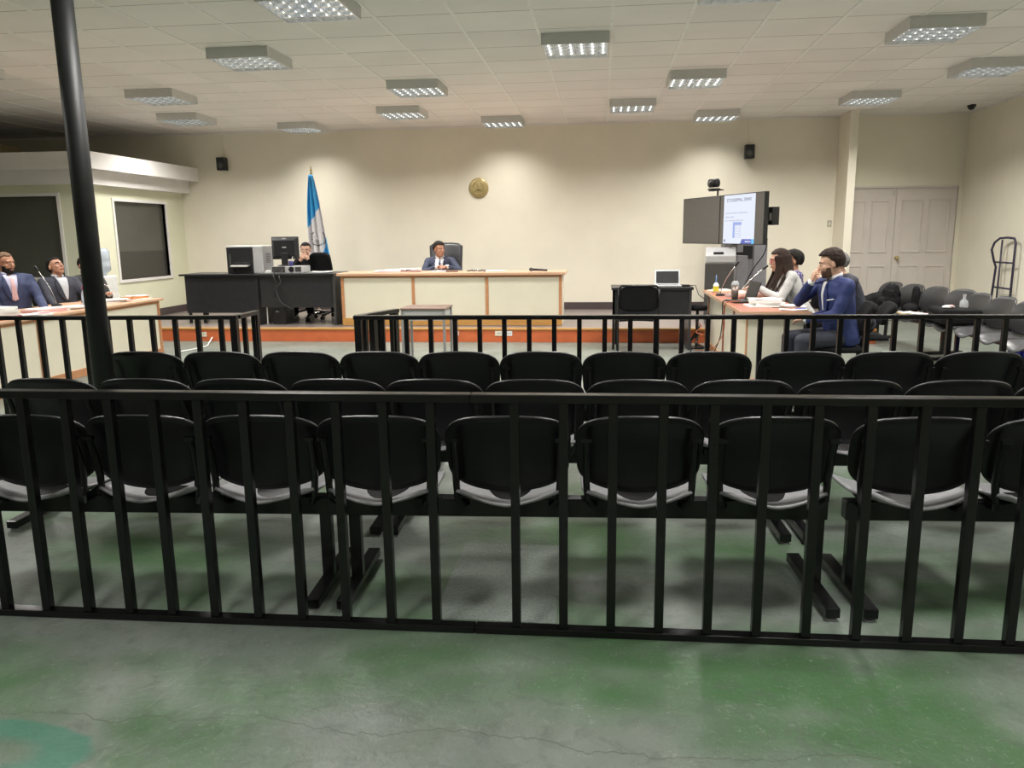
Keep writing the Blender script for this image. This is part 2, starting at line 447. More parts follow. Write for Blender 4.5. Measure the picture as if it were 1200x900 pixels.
# double door
for n, x0, x1, s in ((1, 3.93, 4.77, 1), (2, 4.775, 5.71, -1)):
    d = struct('door_%d' % n, bx(x0, x1, YB + 0.02, YB + 0.06, 0.01, 2.17), M['door'])
    pw = (x1 - x0) / 2
    for a in (x0 + 0.09, x0 + pw + 0.04):
        for z0, z1 in ((0.2, 0.92), (1.12, 1.98)):
            p = MB()
            x2 = a + pw - 0.13
            y = YB + 0.02
            outer = [(a, z0), (x2, z0), (x2, z1), (a, z1)]
            ins = 0.025
            inner = [(a + ins, z0 + ins), (x2 - ins, z0 + ins), (x2 - ins, z1 - ins), (a + ins, z1 - ins)]
            r0 = [(q[0], y + 0.002, q[1]) for q in outer]
            r1 = [(q[0] + (0.008 if i in (0, 3) else -0.008), y - 0.014, q[1] + (0.008 if i < 2 else -0.008)) for i, q in enumerate(outer)]
            r2 = [(q[0], y - 0.014, q[1]) for q in inner]
            r3 = [(q[0] + (0.008 if i in (0, 3) else -0.008), y - 0.002, q[1] + (0.008 if i < 2 else -0.008)) for i, q in enumerate(inner)]
            p.loft([r0, r1, r2, r3])
            p.build('door_panel', M['door'], d)
    if n == 2:
        MB().lathe([(0.0, 0), (0.03, 0), (0.03, 0.008), (0.012, 0.012), (0.012, 0.04), (0.028, 0.05), (0.03, 0.065), (0.02, 0.08), (0, 0.082)], (4.84, YB + 0.02, 1.04), 16, M4=Matrix.Rotation(R(90), 4, 'X')).build('door_knob', M['gold'], d, smooth=True)
    if n == 1:
        MB().box(4.72, 4.735, YB + 0.0, YB + 0.02, 2.06, 2.17).build('door_bolt', M['chrome'], d)
struct('trim_6', bx(3.925, 5.72, YB - 0.012, YB + 0.02, 2.17, 2.20), M['door'])

# booth at the left: wall with two windows, stepped white cornice
bw = MB()
W1 = (-9.6, -7.94, 0.95, 2.13)      # window in the front face: x0,x1,z0,z1
W2 = (11.72, 13.18, 0.86, 2.08)     # window in the side face: y0,y1,z0,z1
FY = 10.97
bw.box(XL, W1[0], FY, FY + 0.12, 0, 2.5).box(W1[1], DX0, FY, FY + 0.12, 0, 2.5)
bw.box(W1[0], W1[1], FY, FY + 0.12, 0, W1[2]).box(W1[0], W1[1], FY, FY + 0.12, W1[3], 2.5)
bw.box(DX0 - 0.12, DX0, FY + 0.12, W2[0], 0, 2.5).box(DX0 - 0.12, DX0, W2[1], YB, 0, 2.5)
bw.box(DX0 - 0.12, DX0, W2[0], W2[1], 0, W2[2]).box(DX0 - 0.12, DX0, W2[0], W2[1], W2[3], 2.5)
bw.box(XL, DX0 - 0.12, FY + 0.12, YB, 2.5, 2.6)
struct('wall_booth', bw, M['booth'])
struct('trim_7', bx(XL, -7.40, 10.83, YB, 2.29, 2.49), M['cornice'])
struct('trim_8', bx(XL, -7.21, 10.70, YB, 2.49, 2.725), M['cornice'])
w1 = struct('window_1', bx(W1[0], W1[1], FY + 0.05, FY + 0.06, W1[2], W1[3]), M['darkglass'])
fr = MB()
def frame(fr, a0, a1, b0, b1, plane, axis, t=0.045, d=0.02):
    for (p0, p1, q0, q1) in ((a0 - t, a1 + t, b0 - t, b0), (a0 - t, a1 + t, b1, b1 + t), (a0 - t, a0, b0, b1), (a1, a1 + t, b0, b1)):
        if axis == 'y': fr.box(p0, p1, plane - d, plane + 0.1, q0, q1)
        else: fr.box(plane - 0.1, plane + d, p0, p1, q0, q1)
frame(fr, *W1, FY, 'y'); fr.build('window_frame', M['cornice'], w1)
w2 = struct('window_2', bx(DX0 - 0.06, DX0 - 0.05, W2[0], W2[1], 1.30, W2[3]), M['darkglass'])
MB().box(DX0 - 0.06, DX0 - 0.045, W2[0], W2[1], W2[2], 1.30).build('lower_pane', M['darklower'], w2)
fr = MB(); frame(fr, *W2, DX0, 'x'); fr.build('window_frame', M['cornice'], w2)
# things stored on the booth roof
for i, (x, y, sx, sy, sz, l) in enumerate(((-9.75, 12.2, 0.5, 0.4, 0.26, 'cardboard box on the booth roof, the left of two'), (-9.1, 12.9, 0.7, 0.35, 0.16, 'low cardboard box on the booth roof, right of a taller one'))):
    t = thing('storage_box', l, 'box', (x, y, 2.725), 8 * i)
    MB().box(-sx / 2, sx / 2, -sy / 2, sy / 2, 0, sz).build('carton', M['cardboard'], t, bev=0.005)
    MB().box(-sx / 2, sx / 2, -0.03, 0.03, sz, sz + 0.002).build('packing_tape', M['yellow_wood'], t)

# ------------------------------------------------------------------ ceiling lights
BLADE = 0.072
def make_light():
    t = thing('ceiling_light', '', 'ceiling light')
    s, h = 0.31, 0.10
    b = MB()
    b.box(-s, s, -s, s, -0.008, 0)
    for sg in (-1, 1):
        b.box(-s, s, sg * s - 0.004, sg * s + 0.004, -h, 0)
        b.box(sg * s - 0.004, sg * s + 0.004, -s, s, -h, 0)
    b.build('housing', M['fix_box'], t)
    g = MB(); g2 = MB()
    for i in range(7):
        a = -s + i * 2 * s / 6
        if 0 < i < 6: g2.poly([(a - 0.005, -s, -h), (a + 0.005, -s, -h), (a, -s, -h + BLADE)], (0, 2 * s, 0))
    for i in range(6):
        a = -s + i * 2 * s / 5
        if 0 < i < 5:
            pr_ = [(0.016 * (1 - q_) ** 2.6 + 0.0012, -h + 0.004 + (BLADE - 0.004) * q_) for q_ in (0, 0.12, 0.25, 0.4, 0.6, 0.8, 1.0)]
            g.poly([(-s, a - w_, z_) for w_, z_ in pr_] + [(-s, a + w_, z_) for w_, z_ in reversed(pr_)], (2 * s, 0, 0))
    g.build('cross_louvre', M['louvre'], t, smooth=False)
    g2.build('long_louvre', M['alu_white'], t)
    f = MB()
    for q in ((-s, s, -s, -s + 0.014), (-s, s, s - 0.014, s), (-s, -s + 0.014, -s, s), (s - 0.014, s, -s, s)):
        f.box(q[0], q[1], q[2], q[3], -h - 0.003, -h + 0.003)
    f.build('rim', M['alu'], t)
    for k in (-0.258, -0.155, -0.052, 0.052, 0.155, 0.258):
        MB().tube([(k, -0.28, -0.022), (k, 0.28, -0.022)], 0.007, 8).build('lamp_tube', M['tube'], t, smooth=True)
    ld = bpy.data.lights.new('louvre_light', 'AREA'); ld.shape = 'SQUARE'; ld.size = 0.58
    ld.energy = LAMP_POWER; ld.color = LAMP_COLOR; ld.spread = R(LAMP_SPREAD)
    lo = bpy.data.objects.new('louvre_light', ld); COL.objects.link(lo); lo.parent = t; lo.location = (0, 0, -h - 0.006)
    return t
light0 = make_light()
LIGHTS = [
 ((-2.27, 6.30), 'louvred ceiling light cut by the top edge, above the left of centre'),
 ((1.02, 6.30), 'louvred ceiling light just above the top edge right of centre'),
 ((-3.55, 8.05), 'louvred ceiling light nearest the black pole, large and above left'),
 ((-0.27, 8.02), 'louvred ceiling light above the centre, nearest of the middle ones'),
 ((2.95, 7.95), 'louvred ceiling light at the upper right, larger than its right neighbour'),
 ((-6.78, 8.02), 'louvred ceiling light cut off by the left edge'),
 ((-5.6, 9.95), 'louvred ceiling light beside the pole above the booth, left of two close ones'),
 ((-2.27, 9.95), 'louvred ceiling light left of centre in the third row from the wall'),
 ((1.07, 9.95), 'louvred ceiling light with a reddish glint, right of centre above the screen'),
 ((4.28, 9.85), 'louvred ceiling light nearest the right wall'),
 ((-6.27, 11.8), 'louvred ceiling light above the booth corner, nearest the loudspeaker'),
 ((-2.93, 11.8), 'louvred ceiling light left of centre, second row from the back wall'),
 ((0.4, 11.8), 'louvred ceiling light right of centre, second row from the back wall'),
 ((3.60, 11.75), 'louvred ceiling light above the pilaster by the double door'),
 ((-4.93, 13.05), 'small far ceiling light above the flag, against the back wall'),
 ((-1.6, 13.05), 'small far ceiling light above the round gold crest'),
 ((1.73, 13.05), 'small far ceiling light above the right loudspeaker'),
]
HID = [(-5.6, 4.6), (-2.27, 4.6), (4.4, 6.45), (1.07, 3.0), (4.4, 3.0), (-5.6, 1.2), (-1.6, 0.6), (2.4, -0.6)]
for i, (p, l) in enumerate(LIGHTS):
    t = light0 if i == 0 else dup(light0)
    t.location = (p[0], p[1], ZC); t['label'] = l; t['group'] = 'louvred ceiling lights'
    if p[1] > 13:           # the row against the back wall burns dimmer
        for ch in t.children:
            if ch.type == 'LIGHT':
                ch.data = ch.data.copy(); ch.data.energy = LAMP_POWER * 0.30; ch.data.spread = R(122)
for p in HID:
    t = dup(light0); t.location = (p[0], p[1], ZC); t['label'] = 'louvred ceiling light over the public seating, above the frame'; t['group'] = 'louvred ceiling lights over the public seating'

# ------------------------------------------------------------------ bench seating
BX_W = 0.255
def back_mesh():
    def fn(u, v):
        a = math.sin((u - 0.5) * PI)
        W = BX_W - 0.010 * (1 - v) ** 2
        x = a * W
        zt = 0.80 - 0.020 * a * a - 0.085 * (1 - math.sqrt(max(0, 1 - abs(a) ** 5)))
        zb = 0.462 + 0.050 * a * a + 0.050 * (1 - math.sqrt(max(0, 1 - abs(a) ** 8)))
        z = zb + (zt - zb) * v
        y = 0.032 * (a * a) - 0.10 * ((z - 0.46) / 0.34) + 0.04 * math.sin(PI * (z - 0.46) / 0.34) + 0.05
        return (x, y, z)
    return fn
def seat_mesh(u, v):
    a = u * 2 - 1
    W = 0.228 - 0.05 * max(0, abs(v - 0.5) * 2) ** 6
    x = a * W
    y = -0.02 + 0.43 * v - 0.035 * (1 - abs(a) ** 2) * (1 - v) * 1.0
    z = 0.444 - 0.034 * (1 - a * a) + 0.03 * (1 - v) ** 4 * 0.9 - 0.035 * max(0, (v - 0.75) / 0.25) ** 2 + 0.012 * abs(a)
    return (x, y, z)
def make_bench(n, pitch, seats_mat, label, group, legs, top_mat=None):
    t = thing('beam_bench', label, 'bench', group=group)
    L = n * pitch
    vs, fs = grid(back_mesh(), 22, 12); vs2, fs2 = grid(seat_mesh, 16, 14)
    bm_, sm_ = None, None
    for i in range(n):
        cx = (i - (n - 1) / 2) * pitch
        if i == 0:
            b = MB().add(vs, fs).build('backrest', seats_mat, t, smooth=True, solid=0.012)
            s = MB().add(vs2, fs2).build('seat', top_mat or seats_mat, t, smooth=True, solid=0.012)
            sp = MB()
            for sg in (-1, 1):
                sp.tube([(sg * 0.165, 0.12, 0.395), (sg * 0.185, 0.06, 0.40), (sg * 0.207, 0.025, 0.44), (sg * 0.212, 0.03, 0.52), (sg * 0.214, 0.01, 0.62), (sg * 0.214, -0.018, 0.70)], [0.012, 0.013, 0.014, 0.015, 0.015, 0.013], 8)
                sp.tube([(sg * 0.155, 0.12, 0.395), (sg * 0.155, 0.28, 0.415)], 0.012, 8)
                sp.box(sg * 0.214 - 0.020, sg * 0.214 + 0.020, -0.03, -0.008, 0.69, 0.705)
            sp.box(-0.16, 0.16, 0.05, 0.19, 0.418, 0.428)
            q = sp.build('support_frame', M['black_metal'], t, smooth=False)
            b0, s0, q0 = b, s, q
        else:
            b, s, q = b0.copy(), s0.copy(), q0.copy()
            for z in (b, s, q): COL.objects.link(z); z.parent = t
        for z in (b, s, q): z.location = (cx, 0, 0)
    MB().box(-L / 2 + 0.02, L / 2 - 0.02, 0.09, 0.15, 0.335, 0.415).build('beam', M['black_metal'], t, bev=0.004)
    for x in legs:
        g = MB().box(x - 0.025, x + 0.025, 0.10, 0.14, 0.05, 0.34).build('leg', M['black_metal'], t, bev=0.003)
        MB().box(x - 0.028, x + 0.028, -0.13, 0.42, 0.015, 0.055).build('foot', M['black_metal'], g, bev=0.004)
        for y in (-0.11, 0.40): MB().lathe([(0.0, 0), (0.02, 0), (0.02, 0.008), (0.008, 0.010), (0.008, 0.016)], (x, y, 0), 12).build('levelling_pad', M['trunk'], g)
    return t
P = 0.51
LL = 2 * P - 0.052
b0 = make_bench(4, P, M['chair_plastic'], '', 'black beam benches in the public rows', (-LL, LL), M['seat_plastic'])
def put(x, y, rz, label, k=1.0):
    t = dup(b0)
    t.location = (x, y, 0); t.rotation_euler = (0, 0, R(rz)); t['label'] = label; t['group'] = 'black beam benches in the public rows'
    for ch in t.children:
        if ch.name.split('.')[0] in ('backrest', 'seat', 'support_frame'): ch.location.x *= k
        elif ch.name.split('.')[0] in ('beam',): ch.scale.x = max(k, 1.0)
    if k > 1.03:            # the middle bench stands on legs set slightly to the right
        for ch in t.children:
            if ch.name.split('.')[0] == 'leg': ch.location.x += 0.04
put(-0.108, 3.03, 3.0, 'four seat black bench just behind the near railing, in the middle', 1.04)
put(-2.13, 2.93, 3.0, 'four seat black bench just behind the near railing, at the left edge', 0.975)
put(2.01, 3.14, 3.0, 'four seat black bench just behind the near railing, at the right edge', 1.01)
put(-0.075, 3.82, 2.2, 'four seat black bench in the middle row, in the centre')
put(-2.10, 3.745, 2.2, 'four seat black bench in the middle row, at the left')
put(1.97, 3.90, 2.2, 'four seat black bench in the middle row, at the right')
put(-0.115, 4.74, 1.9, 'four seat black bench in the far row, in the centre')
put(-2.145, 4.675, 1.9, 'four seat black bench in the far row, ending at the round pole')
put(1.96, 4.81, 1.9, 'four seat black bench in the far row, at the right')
for ch in list(b0.children):
    for g in list(ch.children): bpy.data.objects.remove(g)
    bpy.data.objects.remove(ch)
bpy.data.objects.remove(b0)

# ------------------------------------------------------------------ railings
def railing(name_label, a, b, h, ends=(), base=True, off=0.1, sp=0.178, posts=(), group=None, shift=0.0):
    a = Vector((a[0], a[1], 0)); b = Vector((b[0], b[1], 0)); d = b - a; L = d.length
    ang = math.atan2(d.y, d.x)
    t = thing('railing', name_label, 'railing', a, math.degrees(ang), group)
    MB().box(0, L, -0.025, 0.025, h - 0.03, h).build('top_rail', M['black_metal'], t, bev=0.003)
    MB().box(0, L, -0.025, 0.025, 0.0, 0.028).build('bottom_rail', M['black_metal'], t, bev=0.003)
    k = shift
    first_b = None
    while k < L:
        if first_b is None:
            first_b = MB().box(-0.0165, 0.0165, -0.0165, 0.0165, 0.028, h - 0.03).build('baluster', M['black_metal'], t, bev=0.002)
            first_b.location = (k, 0, 0)
        else:
            c = first_b.copy(); COL.objects.link(c); c.parent = t; c.location = (k, 0, 0)
        k += sp
    for p in posts:
        MB().box(p - 0.025, p + 0.025, -0.025, 0.025, 0.028, h - 0.03).build('post', M['black_metal'], t, bev=0.003)
    return t
def ry(x): return 2.768 + 0.0163 * x
H1 = 0.934
x0 = -0.47
railing('near black railing section reaching to the left edge of the view', (-3.89, ry(-3.89)), (x0 - 0.002, ry(x0)), H1, shift=0.03 + 0.178 * 0.2)
railing('near black railing section reaching to the right edge of the view', (x0, ry(x0)), (3.6, ry(3.6)), H1, shift=-0.02 + 0.178)
railing('far black railing left of the gap, in front of the left desk', (-6.6, 5.44), (-2.683, 5.54), H1, posts=(3.89,), shift=0.05)
railing('short black railing stub turning back at the left side of the gap', (-2.70, 5.57), (-2.71, 5.93), H1, posts=(0.33,), shift=0.12)
railing('far black railing right of the gap, running to the right edge', (-1.791, 5.53), (5.2, 5.62), H1, posts=(0.03,), shift=0.21)
railing('short black railing stub turning back at the right side of the gap', (-1.78, 5.56), (-1.609, 6.06), H1, posts=(0.20, 0.49), shift=0.10)
M['pole'] = mat('matt_black_pole_paint', (0.010, 0.011, 0.011), 0.5, var=0.3, scale=8, spec=0.3)
t = thing('round_pole', 'tall round black steel pole standing left of the far bench row', 'pole', (-3.085, 4.5, 0))
MB().tube([(0, 0, 0), (0, 0, ZC)], 0.06, 24).build('shaft', M['pole'], t, smooth=True)
MB().lathe([(0.0, 0), (0.12, 0), (0.12, 0.012), (0.065, 0.014), (0.065, 0.03), (0.0, 0.03)], (0, 0, 0), 24).build('base_flange', M['black_metal'], t)

# ------------------------------------------------------------------ long wooden desks
def judge_desk():
    t = thing('judge_bench', 'long cream panelled bench with wood edges on the dais, under the gold crest', 'desk', (-2.2, 11.3, DZ))
    w = 3.26 / 2
    MB().box(-w - 0.05, w + 0.05, -0.06, 0.70, 0.725, 0.765).build('worktop', M['wood_top'], t, bev=0.006)
    MB().box(-w, w, 0.0, 0.02, 0.0, 0.725).box(-w, -w + 0.02, 0.02, 0.62, 0, 0.725).box(w - 0.02, w, 0.02, 0.62, 0, 0.725).build('front_panel', M['panel'], t)
    f = MB()
    for x in (-w, -w + 2 * w / 3, -w + 4 * w / 3, w):
        f.box(x - 0.022 + (0.022 if x == -w else -0.022 if x == w else 0), x + 0.022 + (0.022 if x == -w else -0.022 if x == w else 0), -0.012, 0, 0.1, 0.725)
    f.box(-w, w, -0.008, 0, 0.695, 0.725)
    f.build('wood_batten', M['wood'], t, bev=0.002)
    MB().box(-w, w, -0.014, 0.0, 0.0, 0.105).build('skirting_board', M['yellow_wood'], t, bev=0.002)
    return t
judge_desk()
def left_desk():
    t = thing('counsel_desk', 'long cream panelled desk with wood edges at the left, piled with papers', 'desk', (-5.75, 8.0, 0))
    y0, y1 = -2.2, 1.67
    MB().box(-0.86, 0.05, y0 - 0.05, y1 + 0.05, 0.705, 0.735).build('worktop', M['wood_top'], t, bev=0.006)
    MB().box(-0.02, 0, y0, y1, 0.0, 0.705).box(-0.78, -0.02, y1 - 0.02, y1, 0, 0.705).box(-0.78, -0.02, y0, y0 + 0.02, 0, 0.705).build('front_panel', M['panel'], t)
    f = MB()
    for y in (1.648, 0.50, -0.58, -1.7):
        f.box(0, 0.014, y - 0.022, y + 0.022, 0.08, 0.705)
    f.box(0, 0.010, y0, y1, 0.672, 0.705)
    f.build('wood_batten', M['wood'], t, bev=0.002)
    MB().box(0, 0.016, y0, y1, 0, 0.085).build('skirting_board', M['wood'], t, bev=0.002)
left_desk()
def right_desk():
    t = thing('counsel_desk', 'cream panelled desk with reddish top at the right where four people sit', 'desk', (1.41, 7.8, 0))
    L = 2.9
    MB().box(-0.07, 0.58, -0.06, L + 0.04, 0.71, 0.74, 0).build('worktop', M['red_top'], t, bev=0.006)
    MB().box(-0.078, -0.07, -0.06, L + 0.04, 0.708, 0.742).box(-0.078, 0.58, -0.068, -0.06, 0.708, 0.742).build('wood_edging', M['wood_top'], t)
    MB().box(0, 0.02, 0, L, 0.0, 0.71).box(0.02, 0.52, 0, 0.02, 0, 0.71).box(0.02, 0.52, L - 0.02, L, 0, 0.71).build('front_panel', M['panel'], t)
    f = MB()
    for y in (0.022, 0.8, 1.5, L - 0.06):
        f.box(-0.014, 0.0, y - 0.022, y + 0.022, 0.07, 0.71, 1 if 0.5 < y < 2 else 0)
    f.box(-0.012, 0.54, -0.012, 0.0, 0.665, 0.71, 0)
    f.build('wood_batten', [M['wood'], mat('dark_red_wood', (0.30, 0.09, 0.06), 0.4)], t, bev=0.002)
    MB().box(-0.016, 0, 0, L, 0, 0.08).box(-0.016, 0.54, -0.016, 0, 0, 0.08).build('skirting_board', M['wood'], t, bev=0.002)
right_desk()

# clerk's black desks
def black_desk(label, x0, x1, y0, dep, zt, z_low, side_r, legs):
    cx = (x0 + x1) / 2; w = (x1 - x0) / 2
    t = thing('office_desk', label, 'desk', (cx, y0, DZ))
    MB().box(-w, w, -0.03, dep, zt - 0.028, zt).build('worktop', M['black_lam'], t, bev=0.004)
    MB().box(-w + 0.06, w - 0.03, 0.03, 0.048, z_low, zt - 0.028).build('modesty_panel', M['black_lam'], t)
    if side_r:
        MB().box(w - 0.03, w, 0, dep - 0.02, 0, zt - 0.028).build('side_panel', M['side_lam'], t, bev=0.002)
        MB().box(-w, -w + 0.03, 0, dep - 0.02, 0, zt - 0.028).build('side_panel', M['black_lam'], t, bev=0.002)
    for x, y in legs:
        MB().box(x - 0.018, x + 0.018, y - 0.018, y + 0.018, 0, zt - 0.028).build('leg', M['black_metal'], t)
    return t
black_desk('black office desk under the printer, left of the clerk', -6.45, -5.16, 11.5, 0.65, 0.755, 0.16, False, ((-0.55, 0.06), (0.58, 0.06), (-0.55, 0.58), (0.58, 0.58), (-0.32, 0.06)))
black_desk('black office desk with side panel, holding the computer, where the clerk sits', -5.15, -3.93, 11.3, 0.70, 0.765, 0.26, True, ())

# laptop table in front of the dais
t = thing('office_table', 'small black table in front of the dais holding a laptop', 'table', (0.64, 10.24, 0))
MB().box(-0.52, 0.52, 0.0, 0.60, 0.775, 0.81).build('tabletop', M['black_lam'], t, bev=0.004)
MB().box(-0.50, 0.50, 0.03, 0.045, 0.42, 0.775).build('modesty_panel', M['black_lam'], t)
MB().box(0.47, 0.50, 0.02, 0.58, 0.0, 0.775).build('side_panel', M['side_lam'], t)
for x in (-0.49, -0.45):
    MB().box(x - 0.015, x + 0.015, 0.03 if x < -0.47 else 0.52, 0.06 if x < -0.47 else 0.55, 0, 0.775).build('leg', M['black_metal'], t)
# small brown table behind the far rail
t = thing('side_table', 'small brown topped table with grey steel legs behind the far railing', 'table', (-1.93, 8.55, 0))
MB().box(-0.25, 0.25, -0.22, 0.22, 0.705, 0.725).build('tabletop', M['brown_top'], t, bev=0.003)
MB().box(-0.225, 0.225, -0.20, -0.19, 0.59, 0.705).box(0.215, 0.225, -0.19, 0.19, 0.59, 0.705).box(-0.225, -0.215, -0.19, 0.19, 0.59, 0.705).box(-0.225, 0.225, 0.19, 0.20, 0.59, 0.705).build('apron', M['lightgrey'], t)
for x in (-0.23, 0.23):
    for y in (-0.20, 0.20):
        MB().box(x - 0.013, x + 0.013, y - 0.013, y + 0.013, 0, 0.705).build('leg', M['trunk'], t)

# ------------------------------------------------------------------ office and visitor chairs
def office_chair(label, loc, rz, hgt=0.45, back_top=1.0, bw=0.23, material=None, arms=True, cat='chair'):
    mt = material or M['blackfab']
    t = thing('office_chair', label, cat, loc, rz)
    vs, fs = grid(lambda u, v: ((u * 2 - 1) * (bw + 0.01) * (1 - 0.10 * abs(v * 2 - 1) ** 4), -0.23 + 0.46 * v, hgt - 0.02 - 0.015 * (1 - abs(u * 2 - 1) ** 3) - 0.02 * max(0, 0.2 - v) * 5), 10, 10)
    MB().add(vs, fs).build('seat', mt, t, smooth=True, solid=0.05)
    zb = hgt + 0.10
    def bf(u, v):
        a = u * 2 - 1
        z = zb + (back_top - zb) * v
        z -= (0.05 * abs(a) ** 5) * (1 if v > 0.5 else -1) * abs(v * 2 - 1)
        return (a * bw * (1 - 0.08 * (1 - v)), 0.21 + 0.10 * v - 0.03 * math.sin(PI * v) - 0.03 * a * a, z)
    vs, fs = grid(bf, 12, 14)
    MB().add(vs, fs).build('backrest', mt, t, smooth=True, solid=0.05)
    MB().bar((0, 0.12, hgt - 0.05), (0, 0.25, hgt - 0.03), 0.05, 0.02).bar((0, 0.25, hgt - 0.03), (0, 0.26, zb + 0.15), 0.05, 0.018).build('back_bracket', M['black_satin'], t)
    MB().tube([(0, 0, 0.10), (0, 0, hgt - 0.04)], 0.025, 12).build('gas_lift', M['black_satin'], t, smooth=True)
    for k in range(5):
        a = 2 * PI * k / 5 + 0.3
        e = (0.28 * math.cos(a), 0.28 * math.sin(a))
        l = MB().bar((0, 0, 0.12), (e[0], e[1], 0.075), 0.045, 0.028).build('base_arm', M['black_satin'], t, bev=0.004)
        c = MB()
        nx = Vector((-math.sin(a), math.cos(a), 0))
        c.tube([Vector((e[0], e[1], 0.03)) - nx * 0.022, Vector((e[0], e[1], 0.03)) + nx * 0.022], 0.03, 12)
        c.bar((e[0], e[1], 0.03), (e[0], e[1], 0.08), 0.012, 0.012)
        c.build('castor', M['black_satin'], l)
    if arms:
        for s in (-1, 1):
            MB().tube([(s * (bw - 0.04), 0.12, hgt - 0.04), (s * (bw + 0.04), 0.10, hgt), (s * (bw + 0.045), 0.08, hgt + 0.18), (s * (bw + 0.045), -0.12, hgt + 0.20)], 0.014, 8).build('armrest', M['black_satin'], t, smooth=True)
    return t
office_chair('high backed black leather executive chair behind the long bench', (-2.52, 12.55, DZ), 4, 0.42, 1.17, 0.27, M['leather'])
office_chair('black office chair seating the clerk behind the computer desk', (-4.84, 12.50, DZ), 0, 0.36, 0.72, 0.2)
office_chair('empty black office chair turned beside the clerk, at the desk end', (-4.32, 12.27, DZ), 165, 0.44, 1.05, 0.18)

def visitor_chair():
    t = thing('visitor_chair', 'black padded visitor chair facing the laptop table', 'chair', (0.445, 9.97, 0), 180)
    # local front is -Y; the chair is turned to face the table
    def bf(u, v):
        a = u * 2 - 1
        z = 0.55 + 0.31 * v - (0.05 * abs(a) ** 5) * (v * 2 - 1)
        return (a * 0.235, 0.19 + 0.06 * v + 0.02 * (1 - a * a), z)
    vs, fs = grid(bf, 12, 10)
    MB().add(vs, fs).build('backrest', M['blackfab'], t, smooth=True, solid=0.03)
    vs, fs = grid(lambda u, v: ((u * 2 - 1) * 0.23, -0.26 + 0.44 * v, 0.45 - 0.01 * (2 * u - 1) ** 2), 8, 8)
    MB().add(vs, fs).build('seat', M['blackfab'], t, smooth=True, solid=0.045)
    for s in (-1, 1):
        MB().tube([(s * 0.245, 0.27, 0), (s * 0.245, 0.20, 0.44), (s * 0.245, 0.21, 0.60), (s * 0.243, 0.27, 0.83)], 0.012, 8).build('leg', M['black_metal'], t, smooth=True)
        MB().tube([(s * 0.245, -0.24, 0), (s * 0.245, -0.22, 0.43), (s * 0.245, 0.2, 0.43)], 0.012, 8).build('leg', M['black_metal'], t, smooth=True)
    MB().tube([(-0.243, 0.27, 0.83), (-0.21, 0.285, 0.865), (0.21, 0.285, 0.865), (0.243, 0.27, 0.83)], 0.012, 8).build('back_frame', M['black_metal'], t, smooth=True)
visitor_chair()

# ------------------------------------------------------------------ right side benches
b1 = make_bench(4, P * 0.98, M['grey_plastic'], 'worn grey beam bench by the right wall, farther one, covered with bags and papers', None, (-LL + 0.35, LL - 0.1), M['grey_seat'])
b1.location = (4.08, 10.53, 0); b1.rotation_euler = (0, 0, R(101))
b2 = make_bench(4, P, M['grey_plastic'], 'worn grey beam bench by the right wall, nearer one, its glossy seats empty', None, (-LL, LL), M['grey_seat'])
b2.location = (4.17, 8.45, 0); b2.rotation_euler = (0, 0, R(91))

# ------------------------------------------------------------------ people
SKIN = {k: mat('skin_' + k, c, 0.5, var=0.05, scale=20) for k, c in dict(tan=(0.46, 0.235, 0.15), light=(0.58, 0.34, 0.24), brown=(0.38, 0.19, 0.12)).items()}
M['eye'] = mat('eye_white', (0.7, 0.68, 0.64), 0.3); M['iris'] = mat('dark_iris', (0.02, 0.012, 0.01), 0.2)
M['lip'] = mat('lips', (0.36, 0.12, 0.10), 0.5)
M['shoe'] = mat('black_shoe_leather', (0.012, 0.011, 0.010), 0.3)
def hair_mat(n, c): return mat('hair_' + n, c, 0.7, var=0.4, scale=45, bump=0.4, spec=0.2)
HB = hair_mat('black', (0.014, 0.011, 0.010)); HG = hair_mat('grey', (0.16, 0.155, 0.15)); HBR = hair_mat('dark_brown', (0.028, 0.016, 0.012))
HBE = hair_mat('beard_brown', (0.075, 0.04, 0.028))
HBZ = hair_mat('cropped', (0.13, 0.075, 0.045))

